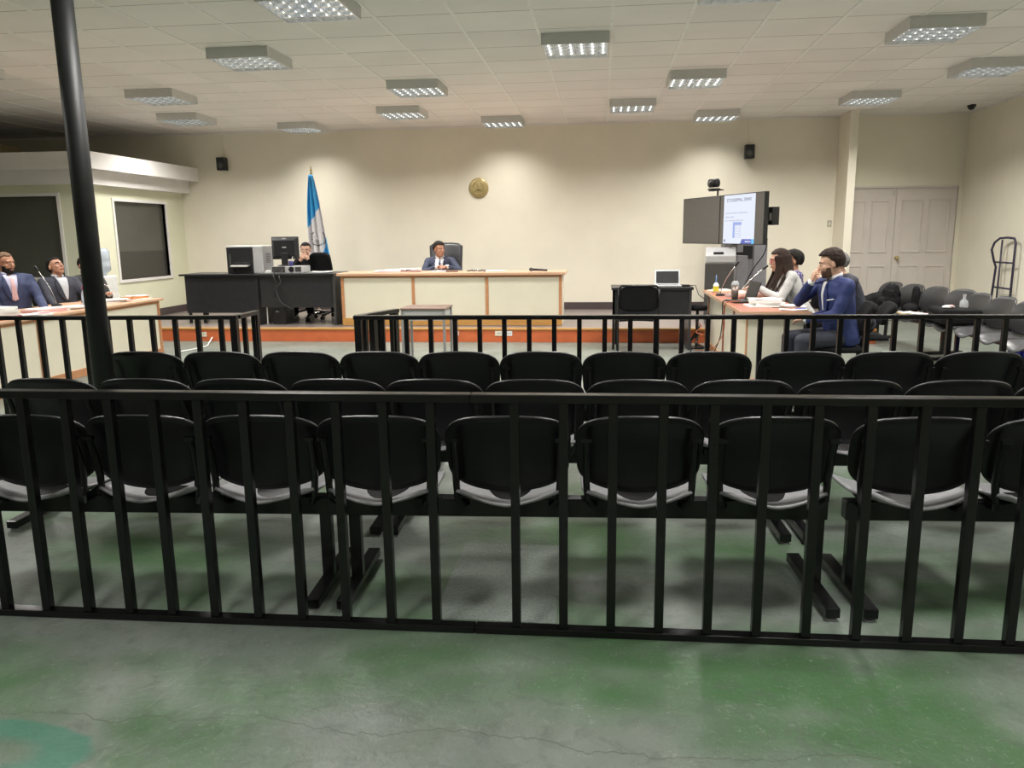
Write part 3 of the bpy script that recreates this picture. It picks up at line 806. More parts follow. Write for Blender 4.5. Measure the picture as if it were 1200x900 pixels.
def ik(S, W, la, lb, pole):
    d = W - S; D = d.length
    if D > (la + lb) * 0.995:
        W = S + d.normalized() * (la + lb) * 0.995; d = W - S; D = d.length
    x = (la * la - lb * lb + D * D) / (2 * D)
    h = math.sqrt(max(la * la - x * x, 0))
    n = d.normalized(); p = Vector(pole); p = (p - n * p.dot(n)).normalized()
    return S + n * x + p * h, W
def hand(mb, W, fdir, nrm, side, curl=30, k=1.0):
    """palm and five fingers from wrist W; fdir towards the fingertips, nrm = direction the palm faces; side +1 when thumb lies to +(fdir x nrm)"""
    f = Vector(fdir).normalized(); n = Vector(nrm); n = (n - f * n.dot(f)).normalized(); t = f.cross(n) * side
    M3 = Matrix((t, n, f)).transposed()
    mb.ell(W + f * 0.048 * k, (0.040 * k, 0.0165 * k, 0.056 * k), M3, 10)
    mb.ell(W + f * 0.070 * k, (0.041 * k, 0.0145 * k, 0.028 * k), M3, 10)
    for i, (o, L, rr) in enumerate(((0.030, 0.072, 0.0088), (0.0105, 0.080, 0.0090), (-0.0095, 0.074, 0.0086), (-0.029, 0.058, 0.0078))):
        p = W + f * (0.088 - 0.004 * abs(i - 1)) * k + t * o * k
        dr = (f + t * (o * 3.2)).normalized(); a = R(curl * (0.55 + 0.12 * i))
        for s, fr in enumerate((0.45, 0.30, 0.25)):
            dr = (dr * math.cos(a) + n * math.sin(a)).normalized()
            q = p + dr * L * fr * k
            mb.cap(p, q, rr * k * (1 - 0.09 * s), rr * k * (1 - 0.09 * (s + 1)), 8); p = q
    p = W + f * 0.028 * k + t * 0.030 * k; dr = (f * 0.62 + t * 0.78 + n * 0.25).normalized()
    for s, L in enumerate((0.040, 0.032, 0.026)):
        q = p + dr * L * k; mb.cap(p, q, (0.0125, 0.0105, 0.0095)[s] * k, (0.0105, 0.0095, 0.0085)[s] * k, 8); p = q
        dr = (dr + f * 0.28 + n * 0.12).normalized()

def person(label, loc, rz, seat=0.45, lean=0, side=0, twist=0, neck_f=0.0, hy=0, hp=0, hr=0, skin='tan', hair='short', hm=None, beard=None,
           top=None, topname='jacket', shirt=None, tie=None, trousers=None, glasses=None, Lh=None, Rh=None, Lp=(0.4, 0.3, -0.8), Rp=(-0.4, 0.3, -0.8),
           Ln=None, Rn=None, Lf=None, Rf=None, curl=(28, 28), wide=1.0, sc=1.0, square=False, vw=1.0, female=False, lapel=True, cuffs=True, sleeve=1.0, knees=0.12):
    t = thing('person', label, 'person', loc, rz)
    t.scale = (sc, sc, sc)
    sk = SKIN[skin]; top = top or M['blackfab']; trousers = trousers or M['blackfab']
    Z = Vector((0, 0, 1)); F = Vector((0, -1, 0)); X = Vector((1, 0, 0))
    hip = Vector((0, 0.0, seat + 0.09))
    la = R(lean); sd = R(side)
    sp = (Z * math.cos(la) + F * math.sin(la)); sp = (sp + X * math.sin(sd)).normalized()
    tw = R(twist)
    cx = (X * math.cos(tw) - F * math.sin(tw) * -1).normalized() if False else Matrix.Rotation(tw, 3, 'Z') @ X
    cx = (cx - sp * cx.dot(sp)).normalized()
    cf = sp.cross(cx) * -1                      # chest forward
    if cf.dot(F) < 0: cf = -cf
    spine = lambda s: hip + (Z * (1 - s * 0.5) + sp * (s * 0.5 + 0.5)).normalized() * 0.52 * s if False else hip + sp * 0.52 * s
    nb = spine(1.0)
    shw = (0.155 if female else 0.175) * wide
    S = {1: spine(0.90) + cx * shw, -1: spine(0.90) - cx * shw}
    # head
    Hc = nb + sp * 0.105 + (F * neck_f) + Z * 0.022
    Hm = (Matrix.Rotation(R(hy), 3, 'Z') @ Matrix.Rotation(R(-hp), 3, 'X') @ Matrix.Rotation(R(hr), 3, 'Y'))
    h = lambda x, y, z: Hc + Hm @ Vector((x, y, z))
    body = MB(); cl = MB()
    body.ell(h(0, 0.012, 0.035), (0.074, 0.094, 0.083), Hm, 16)
    body.ell(h(0, -0.022, -0.03), (0.062, 0.066, 0.082), Hm, 14)
    body.ell(h(0, -0.058, -0.088), (0.030, 0.026, 0.024), Hm)
    body.ell(h(0, -0.070, 0.028), (0.050, 0.018, 0.020), Hm)
    body.ell(h(0.036, -0.062, -0.022), (0.020, 0.020, 0.022), Hm); body.ell(h(-0.036, -0.062, -0.022), (0.020, 0.020, 0.022), Hm)
    body.cap(h(0, -0.082, 0.018), h(0, -0.101, -0.020), 0.008, 0.012)
    body.ell(h(0, -0.100, -0.026), (0.018, 0.011, 0.009), Hm)
    body.ell(h(0, -0.080, -0.058), (0.026, 0.014, 0.014), Hm)
    for s in (1, -1):
        body.ell(h(s * 0.076, 0.012, -0.006), (0.009, 0.018, 0.030), Hm)
        body.ell(h(s * 0.030, -0.072, 0.004), (0.015, 0.014, 0.010), Hm)
    body.cap(h(0, 0.02, -0.06), nb - sp * 0.03, 0.052, 0.060)
    body.cap(spine(0.90) + cx * 0.02, S[1] - cx * 0.02, 0.040, 0.040); body.cap(spine(0.90) - cx * 0.02, S[-1] + cx * 0.02, 0.040, 0.040)
    def torso(mb, g, secs):
        rings = []
        for s, rx, ry, fo in secs:
            c = spine(s) + cf * fo
            rings.append([c + cx * ((rx * wide + g) * math.cos(2 * PI * i / 20)) + cf * ((ry + g) * math.sin(2 * PI * i / 20)) for i in range(20)])
        mb.loft(rings)
    secs = [(-0.14, .150, .105, 0.0), (0.0, .165, .115, 0.01), (0.3, .150, .110, 0.015), (0.55, .160, .112, 0.01), (0.78, .172, .110, 0.005), (0.92, .150, .088, 0.0), (0.99, .085, .065, 0.0)]
    if female: secs = [(-0.14, .160, .110, 0), (0.0, .172, .115, .01), (0.3, .130, .095, .01), (0.55, .138, .098, .01), (0.72, .148, .115, .02), (0.90, .135, .08, 0), (0.99, .075, .06, 0)]
    torso(body, -0.012, secs)
    torso(cl, 0.014, secs)
    A = {}
    for s, T, pole in ((1, Lh, Lp), (-1, Rh, Rp)):
        T = Vector(T) if T else hip + Vector((s * 0.17, -0.33, 0.06))
        E_, W_ = ik(S[s], T, 0.275, 0.255, pole)
        A[s] = (E_, W_)
        body.cap(S[s], E_, 0.042, 0.036); body.cap(E_, W_, 0.036, 0.026)
        cl.cap(spine(0.93) + cx * s * 0.05, S[s] - cx * s * 0.01, 0.062, 0.060)
        cl.cap(S[s], E_, 0.060 * (0.88 if female else 1), 0.048)
        if sleeve > 0: cl.cap(E_, E_.lerp(W_, 0.93 * sleeve), 0.052, 0.038 if sleeve > .9 else 0.048)
        fd = (Lf if s == 1 else Rf) or (W_ - E_); nn = (Ln if s == 1 else Rn) or (0, 0, -1)
        # thumb towards the body's midline for palms facing down
        hand(body, W_, fd, nn, -s, curl[0] if s == 1 else curl[1], 0.92 if female else 1.0)
    legm = MB(); shoes = []
    for s in (1, -1):
        hj = hip + Vector((s * 0.09, 0, -0.01)); kn = Vector((s * knees, -0.44, seat + 0.07)); an = Vector((s * knees, -0.45, 0.09))
        body.cap(hj, kn, 0.070, 0.050); body.cap(kn, an, 0.050, 0.034); body.cap(an, an + Vector((0, -0.13, -0.045)), 0.034, 0.028)
        legm.cap(hj, kn, 0.088, 0.066); legm.cap(kn, an + Vector((0, 0, 0.02)), 0.064, 0.052)
        sh = MB(); sh.cap(an + Vector((0, 0.05, -0.045)), an + Vector((0, -0.15, -0.048)), 0.046, 0.040); sh.cap(an + Vector((0, 0.0, 0.01)), an + Vector((0, -0.08, -0.03)), 0.046, 0.044)
        sh.box(an.x - 0.04, an.x + 0.04, an.y - 0.17, an.y + 0.08, 0.0, 0.02)
        shoes.append(sh)
    legm.cap(hip + Vector((-0.07, 0.0, -0.02)), hip + Vector((0.07, 0.0, -0.02)), 0.105, 0.105)
    b = remesh(body, 'body', sk, t, 0.0052, 3)
    J = remesh(cl, topname, top, t, 0.011, 3)
    remesh(legm, 'trousers', trousers, t, 0.014, 2)
    for sh in shoes: remesh(sh, 'shoe', M['shoe'], t, 0.008, 2)
    # wrinkles in the cloth
    q = J.modifiers.new('folds', 'DISPLACE'); tx = bpy.data.textures.get('folds') or bpy.data.textures.new('folds', 'CLOUDS'); tx.noise_scale = 0.09
    q.texture = tx; q.strength = 0.016; q.mid_level = 0.5; q.texture_coords = 'LOCAL'
    # eyes, brows, mouth
    for s in (1, -1):
        e = MB().ell(h(s * 0.030, -0.0815, 0.004), (0.0120, 0.0062, 0.0046), Hm, 10).build('eye', M['eye'], b, smooth=True)
        MB().ell(h(s * 0.030, -0.0862, 0.004), (0.0052, 0.0028, 0.0044), Hm, 8).build('iris', M['iris'], b, smooth=True)
        MB().tube([h(s * 0.014, -0.090, 0.022), h(s * 0.030, -0.089, 0.028), h(s * 0.048, -0.074, 0.022)], [0.0035, 0.004, 0.0025], 6).build('eyebrow', hm or HB, b, smooth=True)
    MB().tube([h(-0.024, -0.083, -0.060), h(-0.010, -0.0935, -0.057), h(0.010, -0.0935, -0.057), h(0.024, -0.083, -0.060)], [0.003, 0.0055, 0.0055, 0.003], 8).build('lips', M['lip'], b, smooth=True)
    # hair
    if hair:
        hb = MB(); rnd = random.Random(hash(label) % 1000 if False else len(label) * 7)
        thick = dict(buzz=0.003, short=0.007, grey=0.006, long=0.008, tied=0.005, curly=0.022, full=0.013)[hair]
        tr = dict(buzz=0.009, short=0.0125, grey=0.012, long=0.014, tied=0.013, curly=0.017, full=0.014)[hair]
        N = 900
        for i in range(N):
            zc = 1 - 2 * (i + 0.5) / N; ph = i * 2.399963
            n = Vector((math.sqrt(1 - zc * zc) * math.cos(ph), math.sqrt(1 - zc * zc) * math.sin(ph), zc))
            y, z = n.y, n.z
            line = 0.56 if y < -0.40 else (0.56 - (y + 0.40) * 1.3 if y < -0.02 else (0.06 - (y + 0.02) * 0.9 if y < 0.22 else -0.66))
            if hair == 'long' and y > -0.3: line -= 0.3
            if z < line: continue
            th = thick * (0.85 + 0.5 * rnd.random()) * (1.25 if hair == 'full' and z > .5 else 1)
            p = h(n.x * (0.070 + th), 0.012 + n.y * (0.090 + th), 0.035 + n.z * (0.079 + th))
            hb.ell(p, (tr, tr, tr * 0.8), Hm @ n.to_track_quat('Z', 'Y').to_matrix(), 6)
        if hair == 'long':
            for i in range(26):
                a = R(20 + i * 320 / 25 - 180 + 90 + 20)
                xx, yy = math.cos(a), math.sin(a)
                if yy < -0.62: continue
                p = [h(xx * 0.078, 0.012 + yy * 0.098, 0.04), h(xx * 0.086, 0.02 + yy * 0.10, -0.05)]
                e = p[-1] + Vector((0, 0.0, -0.10)) + F * (0.02 if yy < 0 else -0.02) + cx * xx * 0.02
                e2 = e + Vector((0, 0, -0.13 - 0.05 * rnd.random())) + (cf * (0.10 + 0.02 * rnd.random()) if yy < 0.2 else -cf * 0.035) + cx * xx * 0.01
                for a1, b1_, r1, r2 in ((p[0], p[1], .020, .020), (p[1], e, .020, .019), (e, e2, .019, .010)): hb.cap(a1, b1_, r1, r2, 6)
        if hair == 'tied':
            hb.ell(h(0, 0.115, 0.02), (0.035, 0.035, 0.035), Hm); hb.cap(h(0, .11, 0), h(0.0, .12, -.12), .022, .012)
        remesh(hb, 'hair', hm or HB, t, 0.006 if hair != 'buzz' else 0.0055, 1, 0.4)
    if beard:
        bb = MB()
        for i in range(260):
            a = R(-92 + 184 * ((i * 0.618) % 1)); zz = -0.030 - 0.080 * ((i * 0.367) % 1)
            if zz > -0.050 and abs(a) < R(62): continue
            f_ = 1 - max(0, (-0.07 - zz)) * 3.5
            if abs(a) < R(24) and zz > -0.075 and zz < -0.048: continue
            bb.ell(h(math.sin(a) * 0.060 * f_, -0.018 - math.cos(a) * 0.066 * (f_ if zz < -.08 else 1), zz), 0.0085, Hm, 6)
        bb.cap(h(-0.026, -0.088, -0.046), h(0.026, -0.088, -0.046), 0.005)
        remesh(bb, 'beard', beard, t, 0.005, 1)
    if glasses:
        g = MB()
        for s in (1, -1):
            g.tube([h(s * 0.031 + 0.021 * math.cos(k * PI / 6), -0.096 + 0.006 * abs(math.cos(k * PI / 6)), 0.002 + 0.015 * math.sin(k * PI / 6)) for k in range(12)], 0.0022, 6, closed=True)
            g.tube([h(s * 0.052, -0.090, 0.006), h(s * 0.075, -0.05, 0.008), h(s * 0.080, 0.01, 0.006)], 0.0022, 6)
        g.tube([h(-0.010, -0.098, 0.004), h(0.010, -0.098, 0.004)], 0.002, 6)
        g.build('glasses', glasses, t, smooth=True)
    # shirt front, lapels, tie pressed onto the jacket
    bvh = BVHTree.FromPolygons([v.co for v in J.data.vertices], [p.vertices for p in J.data.polygons])
    def press(fn, nu, nv, off, name, m_, thick=0.004):
        vs, fs = grid(fn, nu, nv); out = []
        for (a, s_) in vs:
            o_ = spine(s_) + cx * a + cf * 0.5
            hit = bvh.ray_cast(o_, -cf)
            p = (hit[0] if hit[0] is not None and (hit[0] - spine(s_)).dot(cf) > -0.02 else spine(s_) + cx * a + cf * 0.07) + cf * off
            out.append(p)
        return MB().add(out, fs).build(name, m_, t, smooth=True, solid=thick)
    topS, botS = 1.0, 0.45
    if shirt:
        press(lambda u, v: ((u * 2 - 1) * (0.006 + 0.062 * vw * v ** 0.85), botS + (topS - botS) * v), 8, 14, 0.010, 'shirt', shirt)
        col = MB()
        for k in range(13):
            pass
        ring = [nb + sp * 0.012 + cx * 0.066 * math.sin(a) + cf * (0.064 * math.cos(a)) - sp * 0.02 * max(0, math.cos(a)) for a in [R(18 + 324 * k / 20) for k in range(21)]]
        r2 = [q + sp * 0.032 - (q - nb).normalized() * 0.004 for q in ring]
        vs = ring + r2; fs = [(k, k + 1, 22 + k, 21 + k) for k in range(20)]
        MB().add(vs, fs).build('shirt_collar', shirt, t, smooth=True, solid=0.006)
        if cuffs:
            for s in (1, -1):
                E_, W_ = A[s]; c_ = MB(); c_.cap(E_.lerp(W_, 0.90), E_.lerp(W_, 0.985), 0.036, 0.034); remesh(c_, 'cuff', shirt, t, 0.008, 1)
    if shirt and lapel:
        for s in (1, -1):
            press(lambda u, v: (s * (0.006 + 0.062 * vw * v ** 0.85 + (0.012 + 0.045 * math.sin(PI * min(1, v * 1.15)) ** 0.8) * u), botS + (topS - botS) * v - 0.02 * u), 4, 14, 0.014, 'lapel', top, 0.006)
    if tie:
        press(lambda u, v: ((u * 2 - 1) * (0.030 - 0.017 * v), botS + 0.02 + (topS - botS - 0.03) * v), 4, 12, 0.017, 'tie', tie, 0.004)
    if square:
        press(lambda u, v: (0.075 + 0.075 * u, 0.68 + 0.02 * u + 0.016 * v), 4, 2, 0.020, 'pocket_square', M['paper'], 0.004)
    return t

navy = mat('navy_suit_wool', (0.030, 0.042, 0.105), 0.75, var=0.15, scale=25)
navy2 = mat('slate_navy_wool', (0.032, 0.040, 0.075), 0.75, var=0.15, scale=25)
dark = mat('dark_navy_wool', (0.020, 0.022, 0.036), 0.75, var=0.15, scale=25)
royal = mat('royal_blue_wool', (0.014, 0.026, 0.115), 0.7, var=0.15, scale=25)
greyw = mat('light_grey_jersey', (0.46, 0.46, 0.45), 0.85, var=0.08, scale=30, bump=0.1)
charc = mat('charcoal_wool', (0.035, 0.036, 0.036), 0.8, var=0.15, scale=25)
wsh = mat('white_shirt_cotton', (0.72, 0.72, 0.74), 0.7, var=0.03)
lav = mat('pale_lilac_shirt_cotton', (0.50, 0.50, 0.66), 0.7, var=0.05)
gsh = mat('grey_shirt_cotton', (0.42, 0.43, 0.46), 0.7, var=0.05)
pinktie = mat('pale_pink_tie_silk', (0.62, 0.40, 0.42), 0.5, var=0.1)
navtie = mat('navy_tie_silk', (0.025, 0.035, 0.09), 0.5, var=0.1)
def pattern_mat():
    m = mat('purple_white_print', (0.1, 0.08, 0.2), 0.7)
    N = m.node_tree.nodes; L = m.node_tree.links
    v = N.new('ShaderNodeTexVoronoi'); v.inputs['Scale'].default_value = 45
    L.new(N['Texture Coordinate'].outputs['Object'], v.inputs['Vector'])
    r = N['Color Ramp']; r.color_ramp.elements[0].position = 0.25; r.color_ramp.elements[1].position = 0.45
    r.color_ramp.elements[0].color = (0.62, 0.58, 0.66, 1); r.color_ramp.elements[1].color = (0.06, 0.045, 0.16, 1)
    L.new(v.outputs['Distance'], r.inputs['Fac']); return m
patt = pattern_mat()
DESK = 0.74
# judge
person('person in a navy suit and tie seated in the leather chair behind the long bench', (-2.56, 12.42, DZ), 8, seat=0.36, lean=16, hy=38, hp=2, skin='brown', hair='full',
       top=navy2, shirt=wsh, tie=navtie, Lh=(0.12, -0.44, 0.825), Rh=(-0.02, -0.42, 0.83), Lp=(0.8, 0.1, -0.5), Rp=(-0.8, 0.1, -0.5), Rf=(0.8, -0.5, 0.05), Lf=(-0.5, -0.8, 0.0), curl=(25, 40), wide=1.05, sc=1.0, trousers=dark)
# clerk
person('person with dark tied hair behind the computer monitor, hand over mouth', (-4.72, 12.38, DZ), 4, seat=0.36, lean=10, hy=8, hp=-4, skin='light', hair='tied', female=True,
       top=M['blackfab'], topname='top', Lh=(0.10, -0.29, 0.94), Rh=(-0.06, -0.27, 0.92), Lp=(0.5, -0.2, -0.8), Rp=(-0.5, -0.2, -0.8), Lf=(-0.7, 0.15, 0.6), Ln=(0, 1, 0), Rf=(0.5, 0.1, 0.8), Rn=(0, 1, 0), curl=(30, 30), sc=1.0)
# three at the left desk, facing the middle
person('bearded person with cropped hair in navy suit and pink tie at the left edge', (-6.68, 8.26, 0), 56, seat=0.46, lean=-4, hy=26, hp=-4, skin='tan', hair='buzz', hm=HBZ, beard=HB,
       top=navy, shirt=lav, tie=pinktie, wide=1.18, sc=1.04, Lh=(0.20, -0.36, 0.70), Rh=(-0.20, -0.36, 0.62), trousers=dark)
person('person in dark suit and grey shirt leaning back, head tilted up, left of the pole', (-6.66, 9.10, 0), 62, seat=0.41, lean=-8, hy=14, hp=26, hr=4, skin='brown', hair='short',
       top=dark, shirt=gsh, wide=1.08, sc=1.02, Lh=(0.20, -0.36, 0.68), Rh=(-0.22, -0.34, 0.62), trousers=dark)
person('person in charcoal jacket mostly hidden behind the round pole', (-6.80, 9.76, 0), 66, seat=0.42, lean=4, hy=0, hp=-4, skin='brown', hair='short',
       top=charc, shirt=wsh, wide=1.05, sc=1.0, Lh=(0.10, -0.34, 0.79), Rh=(-0.12, -0.26, 0.98), Rf=(0.3, 0.2, 0.9), Rn=(0, 1, 0), Rp=(-0.7, -0.2, -0.7), trousers=dark)
# four at the right desk, facing left
person('person with long dark hair, glasses and light grey jacket at the right desk', (2.30, 9.35, 0), -84, seat=0.42, lean=24, hy=-4, hp=-6, neck_f=0.03, skin='light', hair='long', hm=HBR, female=True, glasses=M['redcap'],
       top=greyw, shirt=None, Lh=(0.06, -0.50, 0.81), Rh=(-0.08, -0.50, 0.81), Lp=(0.6, 0.3, -0.7), Rp=(-0.6, 0.3, -0.7), Lf=(-0.1, -1, 0.1), Rf=(0.1, -1, 0.15), curl=(35, 30), sc=1.06, wide=1.05)
person('person with curly dark hair and patterned blouse behind the grey jacket', (2.42, 10.15, 0), -80, seat=0.40, lean=8, hy=-10, skin='tan', hair='curly', female=True,
       top=patt, topname='blouse', Lh=(0.15, -0.42, 0.80), Rh=(-0.15, -0.42, 0.80), sc=1.0)
person('grey haired person behind the royal blue suit, forearm raised to the face', (2.66, 8.45, 0), -78, seat=0.46, lean=27, hy=-5, skin='light', hair='grey', hm=HG, top=dark, topname='shirt_top',
       Lh=(0.05, -0.50, 1.04), Rh=(-0.05, -0.46, 1.02), Lp=(0.25, -1.0, -0.5), Rp=(-0.5, -0.5, -0.8), Lf=(-0.4, 0.35, 0.7), Ln=(-0.4, 1, 0), Rf=(0.3, 0.3, 0.8), Rn=(0, 1, 0), curl=(55, 45), sleeve=0.22, sc=1.03)
person('bearded person in royal blue suit with white pocket square, hand at mouth', (2.24, 7.62, 0), -76, seat=0.415, lean=11, hy=-22, hp=-10, neck_f=0.03, skin='light', hair='full', hm=HBR, beard=HBE,
       top=royal, shirt=wsh, Lh=(0.02, -0.36, 0.66), Rh=(-0.06, -0.29, 0.98), Lp=(0.8, 0.5, -0.5), Rp=(-0.5, -0.5, -0.8), Rf=(0.25, 0.15, 0.9), Rn=(0.3, 1, 0), Lf=(-0.8, -0.3, -0.1), curl=(25, 70), wide=1.18, sc=1.05, square=True, vw=0.4, trousers=dark)
for l, p, rz in (('black office chair under the bearded person in navy suit', (-6.74, 8.22, 0), 58), ('black office chair under the person leaning back', (-6.74, 9.10, 0), 64), ('black office chair under the person behind the pole', (-6.86, 9.74, 0), 60),
                 ('black office chair under the person in the light grey jacket', (2.36, 9.35, 0), -88), ('black office chair under the person in the patterned blouse', (2.50, 10.15, 0), -80), ('black office chair under the grey haired person', (2.66, 8.45, 0), -90), ('black office chair under the person in the royal blue suit', (2.18, 7.60, 0), -90)):
    office_chair(l, p, rz, 0.44, 0.76 if 'grey haired' in l else 0.84, 0.18, arms=False)

# ------------------------------------------------------------------ wall fittings
def speaker(x, label, z=2.78):
    t = thing('wall_speaker', label, 'loudspeaker', (x, YB, z))
    MB().box(-0.075, 0.075, -0.17, -0.03, -0.11, 0.11).build('cabinet', M['black_satin'], t, bev=0.008)
    MB().lathe([(0, 0), (0.055, 0), (0.06, 0.004), (0.03, 0.002), (0, 0.003)], (0, -0.17, -0.025), 20, M4=Matrix.Rotation(R(90), 4, 'X')).build('driver_cone', M['darkgrey'], t, smooth=True)
    MB().box(-0.02, 0.02, -0.03, 0, -0.04, 0.04).build('bracket', M['black_satin'], t)
    MB().box(-0.012, 0.012, -0.012, 0, 0.11, ZC - z).build('conduit', M['wall'], t)
speaker(-6.70, 'small black loudspeaker on the back wall, near the booth')
speaker(2.375, 'small black loudspeaker on the back wall, above the screens')
t = thing('gold_crest', 'round gold relief crest on the back wall above the long bench', 'crest', (-2.132, YB, 2.29))
RX = Matrix.Rotation(R(90), 4, 'X')
MB().lathe([(0, 0), (0.165, 0), (0.17, 0.012), (0.160, 0.026), (0.135, 0.030), (0, 0.034)], (0, 0, 0), 40, M4=RX).build('disc', M['gold'], t, smooth=True)
wr = MB()
for i in range(34):
    a = R(-60 + 300 * i / 33 + 0)
    a = R(120 + 300 * i / 33)
    wr.ell((0.108 * math.cos(a), -0.036, 0.108 * math.sin(a)), (0.010, 0.008, 0.022), Matrix.Rotation(-a + (0.5 if i % 2 else -0.5), 3, 'Y'), 6)
wr.build('laurel_wreath', M['gold'], t, smooth=True)
wr = MB()
for s in (1, -1):
    wr.bar((-s * 0.07, -0.040, -0.055), (s * 0.07, -0.040, 0.065), 0.012, 0.010)
wr.build('crossed_rifles', M['gold'], t)
MB().box(-0.038, 0.038, -0.052, -0.034, -0.030, 0.018).build('scroll', M['gold'], t, bev=0.006)
MB().ell((0.0, -0.046, 0.045), (0.014, 0.012, 0.022)).cap((0.004, -0.046, 0.03), (0.03, -0.05, -0.06), 0.008, 0.004).ell((-0.008, -0.05, 0.068), (0.012, 0.01, 0.010)).build('bird', M['gold'], t, smooth=True)
t = thing('light_switch', 'small cream switch plate on the back wall left of the pilaster', 'switch', (3.735, YB, 1.61))
MB().box(-0.035, 0.035, -0.01, 0, -0.055, 0.055).build('plate', mat('greyed_cream_plastic', (0.5, 0.47, 0.38), 0.5), t, bev=0.003)
MB().box(-0.01, 0.01, -0.016, -0.01, -0.02, 0.02).build('rocker', M['white'], t)
for x, z, l in ((-1.44, 0.125, 'cream socket plate on the orange dais front, left of a white one'), (-1.295, 0.125, 'white socket plate on the orange dais front, right of a cream one'), (-5.86, 0.1, 'white socket plate on the orange dais front, near the left desk'), (-2.06, 0.125, 'white socket plate on the orange dais front behind the small brown table')):
    t = thing('socket_outlet', l, 'socket', (x, DY, z))
    wd = 0.06 if 'cream socket' in l or 'near the left desk' in l else 0.04
    MB().box(-wd, wd, -0.008, 0, -0.035, 0.035).build('plate', M['white'] if wd < 0.05 else M['panel'], t, bev=0.002)
    MB().box(-0.018, -0.010, -0.0095, -0.008, -0.01, 0.01).box(0.010, 0.018, -0.0095, -0.008, -0.01, 0.01).build('socket_slot', M['darkgrey'], t)
t = thing('dome_camera', 'small black dome camera on the ceiling in the far right corner', 'camera', (5.46, 13.0, ZC))
MB().lathe([(0, 0), (0.06, 0), (0.06, -0.03), (0.0, -0.03)], (0, 0, 0), 20).build('mount', M['black_satin'], t)
MB().lathe([(0.05, -0.03), (0.048, -0.05), (0.03, -0.07), (0, -0.078)], (0, 0, 0), 20).build('dome', M['black_satin'], t, smooth=True)

# ------------------------------------------------------------------ flag
def flag():
    t = thing('flag', 'blue and white national flag draped on a pole behind the clerk', 'flag', (-4.80, 12.95, DZ))
    MB().tube([(0, 0, 0), (0, 0, 2.33)], 0.014, 10).build('flagpole', M['wood'], t, smooth=True)
    MB().lathe([(0, 0), (0.16, 0), (0.17, 0.02), (0.05, 0.05), (0.02, 0.09), (0, 0.09)], (0, 0, 0), 24).build('base', M['chrome'], t, smooth=True)
    MB().lathe([(0.018, 0), (0.024, 0.02), (0.012, 0.04), (0.020, 0.06), (0.004, 0.14), (0, 0.145)], (0, 0, 2.31), 12).build('finial', M['gold'], t, smooth=True)
    H_ = 1.72; z1 = 2.30
    def fn(u, v):
        z = z1 - H_ * v
        left = -0.03 - 0.08 * v ** 0.7 - 0.02 * math.sin(v * 5)
        right = 0.03 + 0.30 * v ** 0.85
        x = left + (right - left) * u
        amp = 0.02 + 0.035 * v
        y = -0.03 - amp * math.sin(u * PI * 6 + v * 2.5) - 0.05 * math.sin(u * PI)
        return (x, y, z)
    nu, nv = 60, 60
    def fw_(u, v):
        a = 0.50 - 0.22 * u; b_ = min(1.0, 1.10 - 0.52 * u)
        q = v * nv
        vv = a * q / 24 if q <= 24 else (a + (b_ - a) * (q - 24) / 24 if q <= 48 else b_ + (1 - b_) * (q - 48) / 12)
        return fn(u, vv)
    vs, fs = grid(fw_, nu, nv)
    mb = MB(); mi = []
    for j in range(nv):
        for i in range(nu):
            u = (i + .5) / nu; v = (j + .5) / nv
            mi.append(0 if (j < 24 or j >= 48) else 1)
    mb.add(vs, fs); mb.mi = mi
    mb.build('cloth', [M['flagblue'], M['flagwhite']], t, smooth=True, solid=0.004)
    em = MB(); em2 = MB()
    def on(x, z):
        v = (z1 - z) / H_; left = -0.03 - 0.08 * v ** 0.7 - 0.02 * math.sin(v * 5); right = 0.03 + 0.30 * v ** 0.85
        u = (x - left) / (right - left); p = fn(u, v); return Vector((x, p[1] - 0.005, z))
    cz = z1 - H_ * 0.60
    for i in range(26):
        a = R(125 + 290 * i / 25)
        if 200 < math.degrees(a) < 215: continue
        c = on(0.085 + 0.115 * math.cos(a), cz + 0.115 * math.sin(a))
        em.ell(c, (0.009, 0.004, 0.022), Matrix.Rotation(-a + (0.6 if i % 2 else -0.6), 3, 'Y'), 6)
    for k in range(9):
        c = on(0.085 - 0.08 + 0.02 * k, cz - 0.125 + 0.010 * abs(k - 4)); em.ell(c, (0.012, 0.004, 0.009), None, 6)
    em2.ell(on(0.075, cz), (0.05, 0.008, 0.045), None, 10)
    em2.cap(on(0.02, cz - 0.06), on(0.14, cz + 0.05), 0.006); em2.cap(on(0.14, cz - 0.06), on(0.03, cz + 0.05), 0.006)
    em.build('emblem_wreath', M['emblem'], t, smooth=True)
    em2.build('emblem_scroll', mat('pale_grey_embroidery', (0.5, 0.52, 0.5), 0.7, var=0.3, scale=60), t, smooth=True)
flag()

